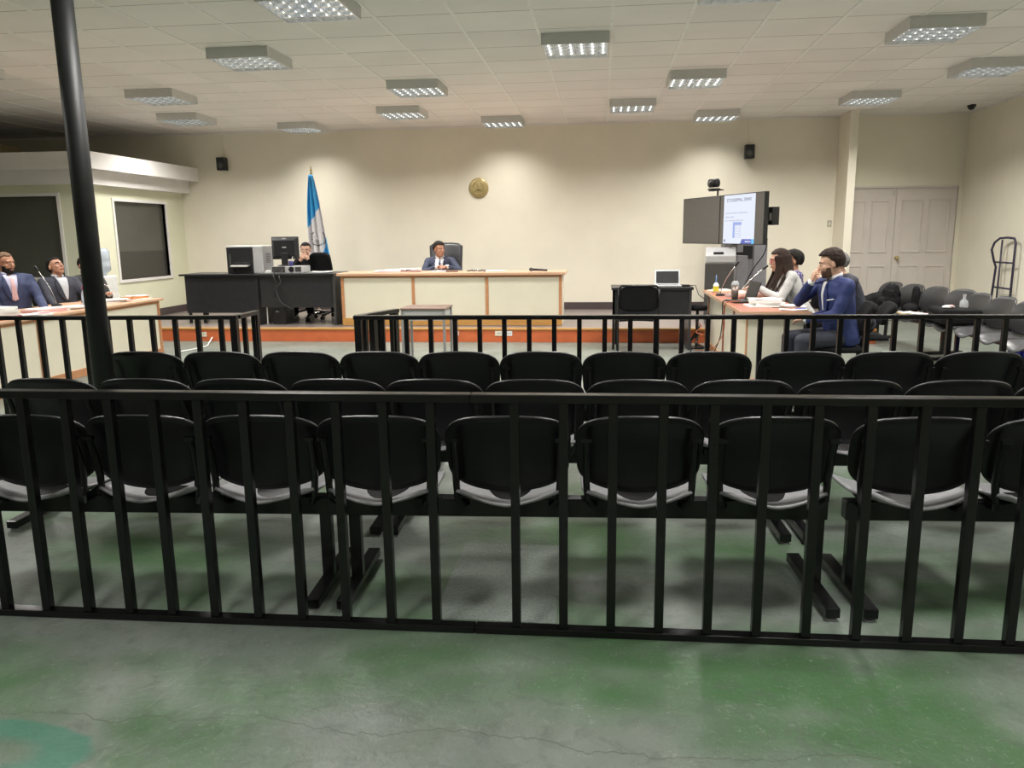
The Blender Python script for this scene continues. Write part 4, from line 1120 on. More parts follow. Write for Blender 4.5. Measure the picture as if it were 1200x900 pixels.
# ------------------------------------------------------------------ clerk's equipment
ZT = DZ + 0.765
t = thing('laser_printer', 'black and white desktop printer on the left black desk', 'printer', (-5.48, 11.6, DZ + 0.755))
MB().box(-0.24, 0.17, 0, 0.40, 0.0, 0.40).build('body', M['black_satin'], t, bev=0.012)
MB().box(0.17, 0.33, 0.02, 0.42, 0.0, 0.41).build('side_cover', M['lightgrey'], t, bev=0.015)
MB().box(-0.23, 0.33, 0.02, 0.42, 0.40, 0.42).build('lid', M['white'], t, bev=0.006)
MB().poly([(-0.16, -0.002, 0.13), (0.14, -0.002, 0.13), (0.14, -0.10, 0.10), (-0.16, -0.10, 0.10)], (0, 0, 0.008)).build('output_tray', M['darkgrey'], t)
MB().box(-0.14, 0.12, -0.09, 0.0, 0.110, 0.128).build('printed_sheets', M['paper'], t)
MB().box(-0.20, -0.17, -0.004, 0.01, 0.12, 0.30).box(-0.14, -0.02, -0.004, 0.0, 0.16, 0.17).box(0.02, 0.12, -0.004, 0.0, 0.16, 0.17).build('control_panel', M['darkgrey'], t)
v = MB()
for k in range(7): v.box(0.332, 0.334, 0.14, 0.30, 0.16 + 0.022 * k, 0.17 + 0.022 * k)
v.build('side_vent', M['darkgrey'], t)
t = thing('desktop_computer', 'grey desktop computer lying flat under the monitor, its back to the room', 'computer', (-4.73, 11.48, ZT))
MB().box(-0.24, 0.24, 0, 0.36, 0.0, 0.10).build('case', M['lightgrey'], t, bev=0.004)
MB().box(-0.225, -0.02, -0.003, 0, 0.012, 0.098).box(0.14, 0.23, -0.003, 0, 0.02, 0.09).build('port_panel', M['darkgrey'], t)
MB().lathe([(0, 0), (0.042, 0), (0.042, 0.006), (0.034, 0.006), (0.032, 0.002), (0, 0.002)], (0.08, 0, 0.055), 20, M4=RX).build('fan_grille', M['black_satin'], t)
t = thing('computer_monitor', 'black computer monitor seen from behind, in front of the clerk', 'monitor', (-4.82, 11.68, ZT + 0.10), 4)
MB().box(-0.21, 0.21, 0.04, 0.06, 0.10, 0.44).build('screen_bezel', M['black_satin'], t, bev=0.006)
b_ = [[(-0.205, 0.04, 0.11), (0.205, 0.04, 0.11), (0.205, 0.04, 0.43), (-0.205, 0.04, 0.43)], [(-0.16, -0.01, 0.15), (0.16, -0.01, 0.15), (0.16, -0.01, 0.385), (-0.16, -0.01, 0.385)]]
MB().loft(b_).build('rear_shell', M['black_satin'], t, bev=0.004)
MB().box(-0.05, 0.05, -0.03, -0.005, 0.0, 0.20).build('stand_neck', M['black_satin'], t, bev=0.005)
MB().lathe([(0, 0), (0.12, 0), (0.12, 0.01), (0.05, 0.02), (0, 0.02)], (0, 0.0, 0.0), 24).build('stand_base', M['black_satin'], t)
MB().box(-0.03, 0.03, -0.014, -0.010, 0.27, 0.29).build('rear_badge', M['lightgrey'], t)
text('logo_lettering', 'DELL', 0.034, M['lightgrey'], t, (0, 0.0125, 0.4105), (R(42), 0, 0))
t = thing('pen_cup', 'dark blue cup holding pens in front of the monitor', 'cup', (-4.70, 11.60, ZT + 0.10))
MB().lathe([(0, 0), (0.03, 0), (0.035, 0.08), (0.031, 0.08), (0.028, 0.01), (0, 0.01)], (0, 0, 0), 16).build('cup', mat('dark_blue_plastic', (0.03, 0.03, 0.16), 0.4), t, smooth=True)
MB().bar((0, 0, 0.02), (0.03, 0.01, 0.14), 0.012, 0.012).build('pen', M['white'], t)
t = thing('tower_computer', 'black computer tower standing beneath the clerk desk', 'computer', (-4.86, 11.42, DZ))
MB().box(-0.10, 0.10, 0, 0.35, 0.0, 0.30).build('case', M['black_satin'], t, bev=0.006)
MB().box(-0.05, 0.0, -0.004, 0, 0.18, 0.20).build('badge', M['lightgrey'], t)
tag(MB().box(-5.06, -5.045, 11.42, 11.44, DZ, DZ + 0.33).build('power_strip', M['white'], bev=0.003), 'upright white plastic strip at the inner left leg of the clerk desk', 'power strip')
def cable(pts, r, m_, label, name='cable'):
    P_ = [Vector(p) for p in pts]; out = []
    for i in range(len(P_) - 1):
        a, b, c, d = P_[max(i - 1, 0)], P_[i], P_[i + 1], P_[min(i + 2, len(P_) - 1)]
        for k in range(6):
            s = k / 6
            out.append(0.5 * ((2 * b) + (c - a) * s + (2 * a - 5 * b + 4 * c - d) * s * s + (3 * b - a - 3 * c + d) * s ** 3))
    out.append(P_[-1])
    return tag(MB().tube(out, r, 6).build(name, m_, smooth=True), label, 'cable')
cable([(-4.86, 11.46, ZT + 0.05), (-4.85, 11.27, ZT - 0.02), (-4.80, 11.26, 0.78), (-4.88, 11.27, 0.62), (-4.72, 11.28, 0.50), (-4.84, 11.30, 0.38), (-4.98, 11.36, 0.21)], 0.008, M['cable'], 'tangled black cable hanging down the front of the clerk desk')
cable([(-4.78, 11.46, ZT + 0.05), (-4.76, 11.27, ZT - 0.03), (-4.74, 11.25, 0.84), (-4.82, 11.26, 0.74), (-4.76, 11.27, 0.55), (-4.65, 11.29, 0.47), (-4.60, 11.32, 0.44)], 0.007, mat('dark_grey_cable', (0.05, 0.05, 0.05), 0.5), 'dark grey cable looping from the desktop computer')

# paper stacks -------------------------------------------------------------
def papers(name, label, cat, loc, rz, sheets, group=None):
    """sheets: list of (w, d, h, dx, dy, rot, material)"""
    t = thing(name, label, cat, loc, rz, group)
    z = 0
    for (w_, d_, h_, dx, dy, r_, m_) in sheets:
        Mx = Matrix.Translation((dx, dy, z)) @ Matrix.Rotation(R(r_), 4, 'Z')
        # slightly curled sheet block
        def fn(u, v): return Vector(((u - .5) * w_, (v - .5) * d_, 0.006 * abs(u - .5) * 2 * abs(v - .5) * 2 * (1 if h_ < 0.01 else 0.2)))
        vs, fs = grid(fn, 6, 4)
        n = len(vs); vs = [Mx @ q for q in vs]
        mb = MB(); mb.add(vs + [q + Vector((0, 0, h_)) for q in vs], [tuple(reversed(f)) for f in fs] + [tuple(i + n for i in f) for f in fs])
        per = [i for i in range(7)] + [7 * j + 6 for j in range(1, 5)] + [28 + i for i in range(5, -1, -1)] + [7 * j for j in range(3, 0, -1)]
        mb.add([], []); mb.f += [(per[k], per[(k + 1) % len(per)], per[(k + 1) % len(per)] + n, per[k] + n) for k in range(len(per))]; mb.mi += [0] * len(per)
        mb.build('sheet_block' if h_ > 0.01 else 'paper_sheet', m_, t)
        z += h_ + 0.0005
    return t
PA, PK = M['paper'], M['pinkpaper']
red = mat('red_folder_card', (0.45, 0.08, 0.06), 0.6)
LT = 0.736
papers('paper_pile', 'tall stack of bound papers on the left desk at the left edge', 'papers', (-5.90, 7.08, LT), 80, [(0.34, 0.25, 0.03, 0, 0, 0, red), (0.33, 0.24, 0.035, 0, 0.01, 3, PA), (0.32, 0.23, 0.03, -0.02, 0, -4, PA), (0.30, 0.21, 0.02, 0, 0, 6, PA)])
papers('paper_pile', 'loose white sheets on the left desk front edge beside the tall stack', 'papers', (-5.82, 7.45, LT), 60, [(0.32, 0.24, 0.012, 0, 0, 0, PA), (0.30, 0.21, 0.004, 0.05, 0.0, 20, PA)])
papers('paper_pile', 'pink folders under white sheets on the left desk before the pink tie', 'papers', (-5.98, 7.85, LT), 85, [(0.36, 0.26, 0.03, 0, 0, 0, PK), (0.30, 0.21, 0.01, 0.0, 0.02, -8, PA)])
papers('paper_pile', 'fan of printed sheets on the left desk beside the water bottle', 'papers', (-5.92, 8.22, LT), 75, [(0.30, 0.21, 0.012, 0, 0, 0, PA), (0.30, 0.21, 0.008, 0.03, -0.02, 15, PA), (0.30, 0.21, 0.006, -0.02, 0.01, -14, PA)])
papers('paper_pile', 'open documents on the left desk just right of the pole', 'papers', (-6.05, 9.02, LT), 60, [(0.40, 0.28, 0.014, 0, 0, 0, PA), (0.30, 0.21, 0.01, 0.05, 0.02, 12, PA), (0.30, 0.21, 0.01, 0.1, -0.05, -16, PA)])
papers('folder_pile', 'orange and white folders at the far end of the left desk', 'folders', (-5.92, 9.45, LT), 70, [(0.32, 0.24, 0.014, 0, 0, 0, PA), (0.28, 0.16, 0.025, 0.0, 0.0, 8, mat('orange_card', (0.6, 0.22, 0.07), 0.6)), (0.24, 0.17, 0.006, 0.06, 0.03, -12, PA)])
tag(MB().box(-5.80, -5.70, 7.50, 7.56, LT + 0.014, LT + 0.022).build('red_marker_tab', M['redcap'], bev=0.002), 'small magenta tab lying on the sheets at the left desk edge', 'tab')
def bottle(name, label, loc, prof, m_, cap_m=None, cap=None, cat='bottle'):
    t = thing(name, label, cat, loc)
    MB().lathe(prof, (0, 0, 0), 20).build('bottle_body', m_, t, smooth=True)
    if cap: MB().lathe([(0, cap[1]), (cap[0], cap[1]), (cap[0], cap[2]), (0, cap[2])], (0, 0, 0), 16).build('bottle_cap', cap_m, t)
    return t
t = bottle('water_bottle', 'clear plastic bottle with dark pink cap on the left desk', (-5.88, 8.40, LT), [(0, 0), (0.036, 0), (0.036, 0.13), (0.030, 0.17), (0.014, 0.20), (0.014, 0.22), (0, 0.22)], M['clear'], M['redcap'], (0.022, 0.205, 0.235))
MB().lathe([(0.0365, 0.07), (0.0368, 0.07), (0.0368, 0.12), (0.0365, 0.12)], (0, 0, 0), 20).build('bottle_label', M['water'], t)
t = thing('drinking_cup', 'dark brown cup beside the clear bottle on the left desk', 'cup', (-6.0, 8.56, LT))
MB().lathe([(0, 0), (0.03, 0), (0.038, 0.09), (0.034, 0.09), (0.027, 0.006), (0, 0.006)], (0, 0, 0), 16).build('cup_body', mat('dark_brown_glaze', (0.03, 0.012, 0.012), 0.25), t, smooth=True)
MB().tube([(0.034, 0, 0.075), (0.058, 0, 0.07), (0.058, 0, 0.035), (0.032, 0, 0.025)], 0.005, 6).build('cup_handle', M['iris'], t, smooth=True)
def mic(label, loc, tip, sw=0.05):
    t = thing('gooseneck_microphone', label, 'microphone', loc)
    MB().lathe([(0, 0), (0.055, 0), (0.055, 0.018), (0.03, 0.028), (0, 0.028)], (0, 0, 0), 20).build('base', M['black_satin'], t)
    tp = Vector(tip); a = Vector((0, 0, 0.02)); c = Vector((tp.x * 0.12, tp.y * 0.12, tp.z * 0.45))
    pts = [a * (1 - s) ** 2 + c * 2 * s * (1 - s) + tp * s * s for s in [k / 10 for k in range(11)]]
    MB().tube(pts, 0.0055, 8).build('gooseneck', M['chrome'], t, smooth=True)
    d = (pts[-1] - pts[-2]).normalized()
    MB().cap(tp, tp + d * 0.045, 0.014, 0.016).build('microphone_head', M['black_satin'], t, smooth=True)
mic('gooseneck microphone on the left desk, right of the pole', (-6.0, 9.28, LT), (-0.30, -0.20, 0.33))
mic('gooseneck microphone between the two front persons of the left desk', (-6.35, 8.55, LT), (-0.15, -0.05, 0.42))
# judge's bench
JT = DZ + 0.766
papers('paper_pile', 'spread of white and pink papers on the long bench, left of the person', 'papers', (-3.05, 11.62, JT), 4, [(0.60, 0.30, 0.008, 0.05, 0, 0, PK), (0.40, 0.24, 0.012, -0.14, 0, 6, PA), (0.34, 0.24, 0.016, 0.0, 0.03, -12, PA), (0.30, 0.21, 0.006, 0.20, 0.0, 14, PA)])
papers('paper_pile', 'white sheet on the long bench in front of the person', 'papers', (-2.38, 11.62, JT), -5, [(0.34, 0.22, 0.006, 0, 0, 0, PA), (0.20, 0.15, 0.006, 0.02, 0, 10, PA)])
papers('paper_pile', 'flat white paper on the long bench right of the person', 'papers', (-1.65, 11.66, JT), 3, [(0.42, 0.26, 0.005, 0, 0, 0, PA)])
t = thing('key_bunch', 'small dark bunch of keys and pens on the bench top', 'keys', (-1.84, 11.54, JT))
mb = MB()
for k in range(7): mb.bar((-0.14 + 0.04 * k, 0.01 * (k % 3), 0.010), (-0.10 + 0.04 * k, -0.02 + 0.02 * (k % 2), 0.018 + 0.008 * (k % 2)), 0.022, 0.014)
mb.build('keys', M['black_satin'], t, bev=0.003); MB().tube([(0.02 * math.cos(a * PI / 6), 0.02 * math.sin(a * PI / 6), 0.03) for a in range(12)], 0.002, 6, closed=True).build('key_ring', M['chrome'], t)
t = thing('handheld_microphone', 'black handheld microphone lying on the right end of the long bench', 'microphone', (-0.98, 11.50, JT), -6)
MB().tube([(-0.02, 0, 0.026), (0.19, 0, 0.016)], [0.018, 0.013], 12).build('handle', M['black_satin'], t, smooth=True)
MB().ell((-0.05, 0, 0.028), (0.034, 0.027, 0.027)).build('mesh_head', M['darkgrey'], t, smooth=True)
t = thing('eyeglass_case', 'small brown case before the hands of the person on the long bench', 'case', (-2.20, 11.50, JT), 8)
MB().box(-0.09, 0.09, -0.03, 0.03, 0, 0.025).build('case_body', M['brown_top'], t, bev=0.01)
MB().box(-0.089, 0.089, -0.031, 0.031, 0.012, 0.014).build('case_seam', M['black_satin'], t)
papers('paper_pile', 'white sheets at the right end of the clerk desk', 'papers', (-4.25, 11.62, ZT + 0.001), 5, [(0.32, 0.24, 0.006, 0, 0, 0, PA), (0.30, 0.21, 0.006, 0.03, 0, 8, PA)])
papers('paper_pile', 'crumpled white paper between printer and desktop computer', 'papers', (-5.06, 11.60, ZT + 0.001), 15, [(0.10, 0.10, 0.02, 0, 0, 0, PA), (0.08, 0.07, 0.015, 0.0, 0, 30, PA)])

# ------------------------------------------------------------------ water cooler behind the left desk
t = thing('water_cooler', 'white water cooler with clear jug standing behind the left desk', 'water cooler', (-7.22, 11.02 - 0.28, 0), 0)
MB().box(-0.15, 0.15, -0.15, 0.15, 0, 0.98).build('cabinet', M['white'], t, bev=0.02)
MB().lathe([(0.07, 0.97), (0.07, 1.0), (0.135, 1.06), (0.135, 1.16), (0.128, 1.18), (0.135, 1.20), (0.135, 1.32), (0.10, 1.37), (0, 1.375)], (0, 0, 0), 24).build('water_jug', M['water'], t, smooth=True)
for x in (-0.05, 0.05): MB().box(x - 0.018, x + 0.018, -0.19, -0.15, 0.78, 0.83).build('tap', M['blue'] if x < 0 else M['redcap'], t, bev=0.004)
MB().box(-0.08, 0.08, -0.18, -0.15, 0.60, 0.62).build('drip_tray', M['darkgrey'], t)

# ------------------------------------------------------------------ right desk things
RT = 0.741
papers('paper_pile', 'thick white paper stacks on the right desk near the grey sleeves', 'papers', (1.66, 8.32, RT), 4, [(0.36, 0.30, 0.012, 0, 0, 0, PA), (0.30, 0.22, 0.03, 0.03, 0.02, 5, PA), (0.30, 0.22, 0.03, 0.0, 0.0, -6, PA), (0.30, 0.21, 0.004, 0.01, 0.03, 14, PA)])
papers('paper_pile', 'open white notebook on the right desk in front of the blue suit', 'papers', (1.88, 8.18, RT), -3, [(0.34, 0.30, 0.008, 0, 0.12, 0, PA), (0.20, 0.07, 0.006, 0.0, -0.0, 0, M['lightgrey'])])
papers('paper_pile', 'single white sheet at the near corner of the right desk', 'papers', (1.86, 7.92, RT), 2, [(0.26, 0.13, 0.004, 0, 0, 0, PA)])
t = thing('ballpoint_pen', 'blue pen lying on the white sheet at the near desk corner', 'pen', (1.93, 7.93, RT + 0.014), 20)
MB().tube([(-0.06, 0, 0), (0.05, 0, 0)], 0.004, 8).build('barrel', M['blue'], t); MB().tube([(0.05, 0, 0), (0.065, 0, 0)], [0.004, 0.001], 8).build('tip', M['chrome'], t)
t = thing('pink_towel_roll', 'pale pink rolled towels tied with a dark band on the right desk', 'towel', (1.72, 9.35, RT), 5)
MB().tube([(-0.17, 0, 0.045), (-0.15, 0, 0.045), (0.15, 0, 0.045), (0.17, 0, 0.045)], [0.030, 0.044, 0.044, 0.030], 16).build('roll', M['pink'], t, smooth=True)
MB().tube([(-0.012, 0, 0.046), (0.012, 0, 0.046)], 0.047, 16).build('band', M['darkgrey'], t)
t = thing('laptop', 'open black laptop seen from its side on the right desk', 'laptop', (1.50, 8.85, RT), -80)
MB().box(-0.16, 0.16, -0.11, 0.11, 0, 0.018).build('keyboard_base', M['black_satin'], t, bev=0.004)
MB().poly([(-0.16, 0.105, 0.018), (0.16, 0.105, 0.018), (0.16, 0.17, 0.22), (-0.16, 0.17, 0.22)], (0, 0.008, 0.0)).build('screen_lid', M['black_satin'], t)
t = thing('tumbler', 'insulated tumbler with clear domed lid on the right desk', 'tumbler', (1.47, 9.0, RT))
MB().lathe([(0, 0), (0.034, 0), (0.043, 0.17), (0, 0.17)], (0, 0, 0), 20).build('cup_body', mat('brushed_brown_steel', (0.22, 0.17, 0.15), 0.3, metal=0.5), t, smooth=True)
MB().lathe([(0.045, 0.17), (0.044, 0.19), (0.030, 0.215), (0.012, 0.222), (0, 0.222)], (0, 0, 0), 20).build('dome_lid', M['clear'], t, smooth=True)
t = thing('spray_bottle', 'small yellow labelled bottle with blue nozzle at the far end of the right desk', 'bottle', (1.43, 10.2, RT))
MB().lathe([(0, 0), (0.035, 0), (0.035, 0.10), (0.018, 0.125), (0.010, 0.13), (0, 0.13)], (0, 0, 0), 16).build('bottle_body', M['white'], t, smooth=True)
MB().lathe([(0.0355, 0.02), (0.036, 0.02), (0.036, 0.085), (0.0355, 0.085)], (0, 0, 0), 16).build('bottle_label', M['yellow'], t)
MB().lathe([(0.009, 0.13), (0.007, 0.17), (0.002, 0.23), (0, 0.23)], (0, 0, 0), 10).build('nozzle', mat('sky_blue_plastic', (0.15, 0.3, 0.6), 0.4), t, smooth=True)
papers('paper_pile', 'pale yellow papers at the far end of the right desk beside the spray bottle', 'papers', (1.50, 10.38, RT), 10, [(0.28, 0.21, 0.02, 0, 0, 0, mat('pale_yellow_paper', (0.75, 0.66, 0.50), 0.7)), (0.2, 0.14, 0.01, 0.02, 0, 12, PA)])
t = thing('glass_ashtray', 'round glass dish on the right desk beside the tumbler', 'dish', (1.50, 9.55, RT))
MB().lathe([(0, 0), (0.04, 0), (0.055, 0.035), (0.045, 0.035), (0.035, 0.01), (0, 0.01)], (0, 0, 0), 20).build('dish_body', M['clear'], t, smooth=True)
MB().lathe([(0.055, 0.033), (0.057, 0.036), (0.055, 0.039), (0.045, 0.036)], (0, 0, 0), 20).build('dish_rim', M['chrome'], t, smooth=True)
mic('gooseneck microphone at the far end of the right desk, in front of the lectern', (1.42, 9.75, RT), (0.16, -0.05, 0.36))
mic('gooseneck microphone pointing at the person in the light grey jacket', (1.62, 9.58, RT), (0.26, -0.02, 0.33))
cable([(1.50, 8.8, 0.76), (1.36, 8.85, 0.755), (1.325, 8.9, 0.72), (1.34, 8.98, 0.5), (1.34, 9.2, 0.25), (1.28, 9.6, 0.02), (1.0, 9.9, 0.01)], 0.006, M['cable'], 'black laptop cable hanging over the side of the right desk')
cable([(1.48, 8.7, 0.76), (1.36, 8.7, 0.755), (1.325, 8.72, 0.70), (1.345, 8.85, 0.45), (1.345, 9.1, 0.3), (1.30, 9.5, 0.12), (1.18, 10.2, 0.01)], 0.005, M['redcable'], 'orange brown cable hanging over the side of the right desk')
cable([(1.2, 10.3, 0.02), (1.3, 10.1, 0.06), (1.18, 10.0, 0.13), (1.26, 10.3, 0.22), (1.15, 10.4, 0.1), (1.3, 10.6, 0.28), (1.2, 10.7, 0.05), (1.1, 9.9, 0.01), (0.95, 9.75, 0.01)], 0.008, M['cable'], 'tangle of black cables on the floor between laptop table and right desk')
cable([(1.22, 10.5, 0.35), (1.28, 10.3, 0.30), (1.2, 10.2, 0.24), (1.3, 10.15, 0.2), (1.22, 10.4, 0.12), (1.3, 10.2, 0.05)], 0.006, M['redcable'], 'orange cable coil beside the far end of the right desk')
t = thing('stool', 'low round black stool seat between laptop table and right desk', 'stool', (1.24, 10.45, 0))
MB().lathe([(0, 0.50), (0.12, 0.50), (0.13, 0.53), (0.12, 0.56), (0, 0.565)], (0, 0, 0), 24).build('seat', M['blackfab'], t, smooth=True)
MB().tube([(0, 0, 0.03), (0, 0, 0.5)], 0.02, 12).build('post', M['black_satin'], t)
MB().lathe([(0, 0), (0.13, 0), (0.13, 0.015), (0.03, 0.03), (0, 0.03)], (0, 0, 0), 24).build('base', M['black_satin'], t)

t = thing('laptop', 'silver laptop with dark screen open on the small black table', 'laptop', (0.85, 10.42, 0.811), 0)
MB().box(-0.165, 0.165, -0.10, 0.13, 0, 0.016).build('keyboard_base', M['alu'], t, bev=0.004)
lid = MB().poly([(-0.165, 0.12, 0.016), (0.165, 0.12, 0.016), (0.165, 0.165, 0.205), (-0.165, 0.165, 0.205)], (0, 0.008, 0)).build('screen_lid', M['alu'], t)
MB().poly([(-0.145, 0.118, 0.034), (0.145, 0.118, 0.034), (0.145, 0.1545, 0.187), (-0.145, 0.1545, 0.187)], (0, 0.004, 0)).build('screen', M['black_satin'], lid)
kb = MB()
for j in range(5):
    for i in range(12): kb.box(-0.13 + i * 0.0222, -0.112 + i * 0.0222, -0.0 + j * 0.018, 0.014 + j * 0.018, 0.016, 0.018)
kb.build('keyboard', M['darkgrey'], t)
t = thing('power_adapter', 'small black power adapter beside the silver laptop', 'adapter', (1.07, 10.36, 0.811))
MB().box(-0.05, 0.05, -0.025, 0.025, 0, 0.025).build('adapter_body', M['black_satin'], t, bev=0.005)
MB().tube([(0.05, 0, 0.012), (0.09, 0, 0.015), (0.12, -0.02, 0.02), (0.16, -0.03, -0.10), (0.24, 0.0, -0.16)], 0.005, 6).build('adapter_cord', M['cable'], t, smooth=True)

# ------------------------------------------------------------------ screens on the cart and lectern
A_ = Vector((1.285, 13.15, 0)); B_ = Vector((2.13, 10.95, 0)); dv = (B_ - A_); LT_ = dv.length; ang = math.degrees(math.atan2(dv.y, dv.x))
ZS = 1.32; HS = 0.70
t = thing('display_cart', 'grey cart carrying the pair of wide screens beside the lectern', 'cart', (1.80, 12.05, DZ), ang)
MB().box(-0.85, 0.55, 0.10, 0.14, 1.25, 1.36).box(-0.85, 0.55, 0.10, 0.14, 1.5, 1.56).build('mounting_rail', M['darkgrey'], t)
MB().box(-0.14, 0.14, 0.12, 0.30, 0.06, 0.95).build('cabinet', M['greylam'], t, bev=0.008)
MB().box(-0.10, 0.10, 0.14, 0.24, 1.0, 1.60).build('column', M['greylam'], t, bev=0.004)
MB().box(-0.20, 0.20, 0.08, 0.34, 0, 0.06).build('plinth', M['darkgrey'], t)
# screens: local x along the pair, local -y is the viewing side
def screen(cx, label, on):
    s = thing('wall_screen', label, 'screen', A_ + dv.normalized() * cx, ang)
    s.location.z = ZS
    wd = LT_ / 2 - 0.004
    MB().box(-wd / 2, wd / 2, 0.0, 0.06, 0, HS).build('bezel', M['black_satin'], s, bev=0.004)
    MB().box(-wd / 2 + 0.012, wd / 2 - 0.012, -0.003, 0.0, 0.012, HS - 0.012).build('panel_glass', M['greyscr'], s)
    if on:
        e = lambda n, c, k: mat(n, (0.02, 0.02, 0.02), 0.5, emit=(c, k))
        slide = MB().box(-0.47, 0.36, -0.005, -0.003, 0.012, HS - 0.012).build('slide', e('slide_white_light', (0.80, 0.86, 1.0), 0.95), s)
        ink = e('slide_dark_ink', (0.10, 0.10, 0.18), 1.0); blu = e('slide_blue', (0.35, 0.45, 0.85), 0.9); pb = e('slide_purple_blue', (0.10, 0.14, 0.55), 0.9); cy = e('slide_cyan', (0.1, 0.55, 0.95), 1.0); gy = e('slide_grey', (0.45, 0.47, 0.6), 0.9)
        rot = (R(90), 0, 0)
        text('slide_title', "ETCODESPMAL, ZAMAS'", 0.062, ink, slide, (-0.06, -0.006, HS - 0.085), rot, 0.0005)
        text('slide_text', 'la presente solicitud es formulada ante el', 0.036, gy, slide, (-0.42, -0.006, 0.44), rot, 0.0005, 'LEFT')
        text('slide_text', 'siguiente cuadro:', 0.036, gy, slide, (-0.42, -0.006, 0.385), rot, 0.0005, 'LEFT')
        text('slide_text', 'de los meses que se indican abajo', 0.036, gy, slide, (-0.42, -0.006, 0.335), rot, 0.0005, 'LEFT')
        MB().box(-0.20, 0.03, -0.0065, -0.005, 0.27, 0.31).box(-0.20, -0.15, -0.0065, -0.005, 0.09, 0.27).build('slide_table_header', blu, slide)
        g = MB()
        for k in range(7): g.box(-0.15, 0.0, -0.0062, -0.005, 0.255 - 0.026 * k, 0.259 - 0.026 * k)
        g.box(-0.002, 0.002, -0.0062, -0.005, 0.09, 0.27).build('slide_table_lines', gy, slide)
        MB().poly([(0.01, -0.0062, 0.012), (0.36, -0.0062, 0.012), (0.36, -0.0062, 0.075), (0.05, -0.0062, 0.075)], (0, 0.0012, 0)).build('slide_footer', pb, slide)
        MB().box(0.30, 0.36, -0.0072, -0.0062, 0.012, 0.075).build('slide_footer_end', cy, slide)
        text('slide_footer_text', 'MINISTERIO', 0.028, e('slide_white_ink', (1, 1, 1), 1.0), slide, (0.21, -0.0075, 0.04), rot, 0.0005)
        MB().box(-0.445, -0.43, -0.0065, -0.005, 0.03, 0.07).box(-0.43, -0.40, -0.0065, -0.005, 0.055, 0.07).box(-0.42, -0.405, -0.0065, -0.005, 0.03, 0.05).build('slide_symbol', ink, slide)
    return s
screen(LT_ * 0.25, 'dark wide screen, the left one of the pair on the cart', False)
sR = screen(LT_ * 0.75, 'wide screen showing a white slide, the right one of the pair on the cart', True)
t = thing('wall_bracket', 'black bracket box sticking out behind the right end of the slide screen', 'bracket', (2.20, 11.10, 1.70), ang)
MB().box(-0.05, 0.06, 0.03, 0.14, -0.12, 0.12).build('bracket_plate', M['black_satin'], t, bev=0.006)
MB().box(0.0, 0.045, 0.025, 0.03, -0.06, 0.04).build('label_sticker', M['white'], t)
t = thing('video_camera', 'small black video camera on an arm above the two screens', 'camera', (1.66, 12.15, ZS + HS + 0.003), ang)
MB().box(-0.01, 0.01, 0.01, 0.03, 0.0, 0.07).box(-0.20, 0.10, -0.02, 0.06, 0.07, 0.085).build('arm', M['black_satin'], t)
MB().box(-0.18, -0.04, -0.05, 0.09, 0.085, 0.11).build('base', M['black_satin'], t, bev=0.006)
MB().tube([(-0.11, -0.06, 0.18), (-0.11, 0.08, 0.19)], [0.060, 0.065], 20).build('head', M['black_satin'], t, smooth=True)
MB().tube([(-0.11, -0.075, 0.18), (-0.11, -0.06, 0.18)], 0.035, 20).build('lens', M['greyscr'], t, smooth=True)
t = thing('lectern', 'grey lectern with dark front standing under the screens', 'lectern', (1.66, 11.50, DZ), -8)
MB().box(-0.20, 0.20, 0, 0.42, 0.0, 0.86).build('body', M['greylam'], t, bev=0.01)
MB().box(-0.21, 0.19, -0.03, 0.0, 0.05, 0.87).build('front_panel', M['darkgrey'], t, bev=0.015)
MB().poly([(-0.21, -0.03, 0.87), (0.21, -0.03, 0.87), (0.21, 0.42, 0.98), (-0.21, 0.42, 0.98)], (0, 0, 0.10)).build('sloped_top', M['lightgrey'], t, bev=0.01)
MB().box(-0.10, 0.04, 0.02, 0.10, 0.98, 1.02).build('control_pad', M['black_satin'], t, bev=0.01)
t = thing('equipment_cabinet', 'tall grey cabinet behind the lectern with a black recess', 'cabinet', (2.20, 12.72, DZ))
MB().box(-0.30, 0.34, 0, 0.45, 0.0, 1.13).build('cabinet_body', M['greylam'], t, bev=0.008)
MB().box(-0.22, 0.12, -0.006, 0, 0.88, 1.08).build('black_recess', M['black_satin'], t)
MB().box(0.14, 0.34, -0.01, 0, 0.02, 1.12).build('cabinet_door', mat('mid_grey_laminate', (0.28, 0.28, 0.30), 0.4), t)
MB().poly([(-0.08, -0.008, 0.42), (0.02, -0.008, 0.42), (0.02, -0.008, 0.52), (-0.05, -0.008, 0.50)], (0, 0.006, 0)).build('handle_recess', M['darkgrey'], t)
t = thing('desk_phone_dome', 'small grey domed conference camera on the tall grey cabinet', 'camera', (2.0, 12.80, DZ + 1.13))
MB().lathe([(0, 0), (0.07, 0), (0.075, 0.03), (0.06, 0.07), (0.03, 0.09), (0, 0.095)], (0, 0, 0), 24).build('dome', M['lightgrey'], t, smooth=True)
MB().lathe([(0.075, 0), (0.08, 0.0), (0.08, 0.012), (0.075, 0.012)], (0, 0, 0), 24).build('base_ring', M['black_satin'], t)
cable([(2.22, 11.16, 1.40), (2.22, 11.3, 1.2), (2.12, 11.6, 0.95), (2.02, 11.8, 0.6), (2.0, 11.9, 0.22)], 0.008, M['cable'], 'black cable hanging from the right end of the slide screen')

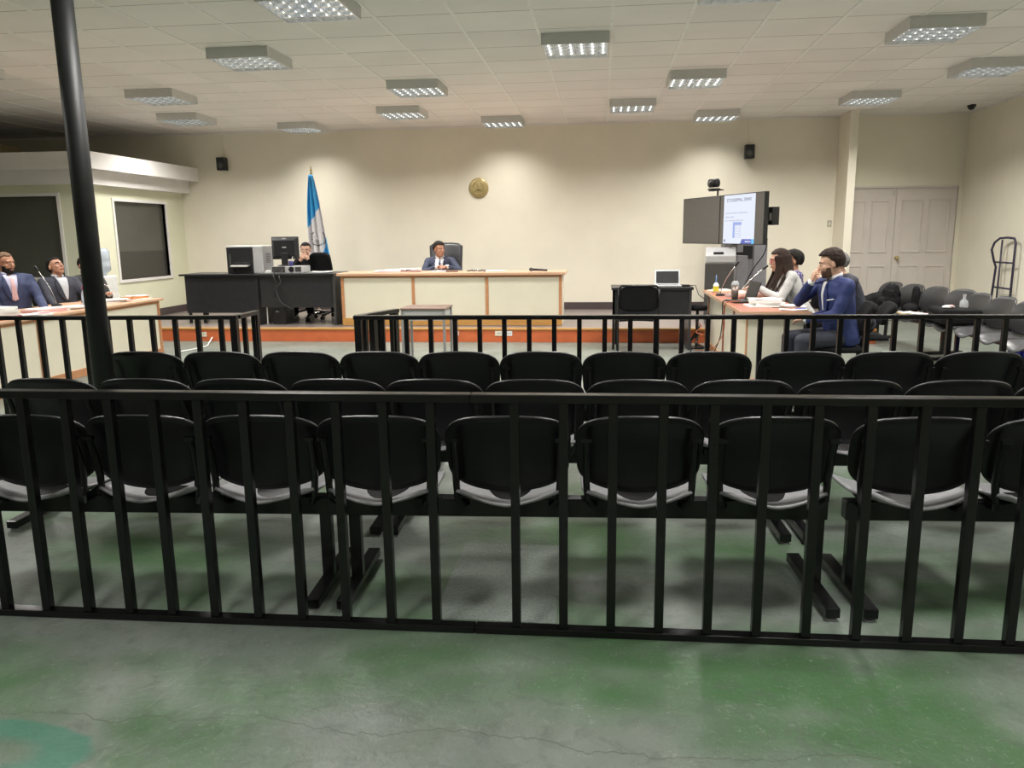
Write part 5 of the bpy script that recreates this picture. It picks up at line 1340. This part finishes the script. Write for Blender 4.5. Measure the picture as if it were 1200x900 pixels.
# ------------------------------------------------------------------ right corner things
def soft_bag(name, label, cat, loc, rz, blobs, m_=None, strap=None, vox=0.012):
    t = thing(name, label, cat, loc, rz)
    mb = MB()
    for c, r_ in blobs: mb.ell(c, r_, None, 10)
    o = remesh(mb, 'bag_body' if 'bag' in name or 'pack' in name else 'cloth', m_ or M['blackfab'], t, vox, 3)
    q = o.modifiers.new('folds', 'DISPLACE'); tx = bpy.data.textures.get('folds'); q.texture = tx; q.strength = 0.04; q.texture_coords = 'LOCAL'
    if strap: MB().tube(strap, 0.012, 8).build('strap', M['black_satin'], t, smooth=True)
    return t
soft_bag('backpack', 'black backpack standing on the farther grey bench', 'bag', (3.74, 10.78, 0.45), 0, [((0, 0, 0.12), (0.13, 0.15, 0.14)), ((0.01, 0, 0.22), (0.11, 0.14, 0.12)), ((0.02, 0, 0.28), (0.085, 0.11, 0.08)), ((-0.11, 0, 0.10), (0.05, 0.12, 0.09))], strap=[(0.0, -0.03, 0.33), (0, 0, 0.375), (0.02, 0.03, 0.33)])
soft_bag('folded_jacket', 'black jacket heaped on the farthest bench seat, left of the backpack', 'jacket', (3.68, 11.28, 0.45), 0, [((0, 0, 0.08), (0.20, 0.18, 0.10)), ((0.05, -0.05, 0.14), (0.12, 0.12, 0.08)), ((-0.1, 0.05, 0.05), (0.12, 0.14, 0.06))])
soft_bag('draped_coat', 'black coat leaning on a grey backrest right of the backpack', 'coat', (4.00, 10.60, 0.45), 0, [((0, 0, 0.17), (0.05, 0.10, 0.17)), ((-0.06, 0, 0.05), (0.10, 0.13, 0.07))])
papers('paper_pile', 'papers and a red folder spread on a seat of the farther grey bench', 'papers', (3.90, 9.86, 0.465), 85, [(0.32, 0.24, 0.012, 0, 0, 0, PA), (0.34, 0.22, 0.02, 0.02, 0.02, 8, red), (0.22, 0.16, 0.004, 0.1, 0.1, 30, PA)])
papers('paper_pile', 'brown envelope with papers on a seat beside the red folder', 'papers', (3.80, 10.28, 0.465), 85, [(0.30, 0.22, 0.012, 0, 0, 0, M['cardboard']), (0.24, 0.16, 0.006, 0.0, 0.0, 10, PA)])
t = thing('instrument_case', 'large flat black case lying across the grey seats between the two benches', 'case', (3.92, 9.28, 0.465), 84)
MB().box(-0.28, 0.28, -0.20, 0.20, 0, 0.17).build('case_body', M['blackfab'], t, bev=0.03)
MB().box(-0.29, 0.29, -0.21, 0.21, 0.085, 0.095).build('zip_line', M['black_satin'], t)
MB().tube([(-0.08, -0.20, 0.10), (-0.07, -0.25, 0.12), (0.07, -0.25, 0.12), (0.08, -0.20, 0.10)], 0.010, 8).build('case_handle', M['black_satin'], t, smooth=True)
t = thing('sandwich_wrap', 'white and pink wrapped snack on the flat black case', 'snack', (3.80, 9.16, 0.637), 20)
MB().ell((0, 0, 0.018), (0.075, 0.045, 0.022)).build('wrapper', M['paper'], t, smooth=True); MB().ell((0.01, -0.02, 0.026), (0.04, 0.03, 0.018)).build('filling', M['pinkpaper'], t, smooth=True)
bottle('water_bottle', 'clear bottle with thin neck on the flat black case', (4.02, 9.30, 0.637), [(0, 0), (0.045, 0), (0.046, 0.04), (0.04, 0.07), (0.015, 0.095), (0.015, 0.14), (0, 0.14)], M['clear'], M['lightgrey'], (0.017, 0.125, 0.145))
t = thing('plastic_crate', 'bright blue plastic crate under the nearer grey bench', 'crate', (4.46, 8.3, 0), 0)
MB().box(-0.22, 0.22, -0.40, 0.40, 0, 0.02).box(-0.22, -0.20, -0.40, 0.40, 0, 0.36).box(0.20, 0.22, -0.40, 0.40, 0, 0.36).box(-0.2, 0.2, -0.40, -0.38, 0, 0.36).box(-0.2, 0.2, 0.38, 0.40, 0, 0.36).build('crate_shell', M['blue'], t, bev=0.004)
r_ = MB()
for k in range(7): r_.box(-0.235, -0.22, -0.36 + k * 0.12 - 0.008, -0.36 + k * 0.12 + 0.008, 0, 0.36)
r_.box(-0.24, -0.22, -0.41, 0.41, 0.34, 0.36).build('crate_rib', M['blue'], t)
# hand truck
t = thing('hand_truck', 'dark steel hand truck leaning against the right wall', 'hand truck', (5.62, 12.02, 0), 0)
for y in (0.22, -0.22):
    pass
MB().tube([(0.02, 0.22, 0.08), (0.06, 0.22, 0.95), (0.02, 0.22, 1.05), (-0.02, 0.22, 1.20), (0.0, 0.20, 1.30), (0.05, 0.16, 1.36), (0.08, 0.0, 1.37), (0.08, -0.18, 1.36), (0.08, -0.23, 1.30), (0.08, -0.23, 0.08)], 0.016, 10).build('frame_tube', M['purple'], t, smooth=True)
MB().tube([(0.07, 0.13, 0.08), (0.07, 0.13, 1.34)], 0.013, 8).build('centre_tube', M['purple'], t, smooth=True)
for z in (0.35, 0.66, 1.02): MB().tube([(0.06, 0.22, z), (0.08, -0.23, z)], 0.013, 8).build('crossbar', M['purple'], t, smooth=True)
MB().box(-0.22, 0.04, -0.23, 0.22, 0.01, 0.025).build('toe_plate', M['purple'], t)
for y in (-0.27, 0.26): MB().tube([(0.06, y - 0.025, 0.11), (0.06, y + 0.025, 0.11)], 0.11, 24).build('wheel', M['cable'], t, smooth=False, bev=0.01)
MB().tube([(0.06, -0.28, 0.11), (0.06, 0.27, 0.11)], 0.010, 8).build('axle', M['chrome'], t)
# anti slip plate let into the floor
t = tag(MB().box(-0.66, -0.17, 2.84, 3.62, 0.0, 0.003).build('floor_plate', mat('grey_green_chequer_plate', (0.17, 0.20, 0.18), 0.4, var=0.25, scale=90, bump=0.6), bev=0.001), 'grey green chequer plate set flat in the floor under the near bench', 'floor plate')
# pale cable on the floor at the left desk end
cable([(-5.60, 9.80, 0.012), (-5.52, 10.05, 0.012), (-5.50, 10.35, 0.012), (-5.62, 10.65, 0.012), (-5.70, 10.92, 0.06)], 0.010, M['white'], 'white cable running over the floor from the left desk to the dais')
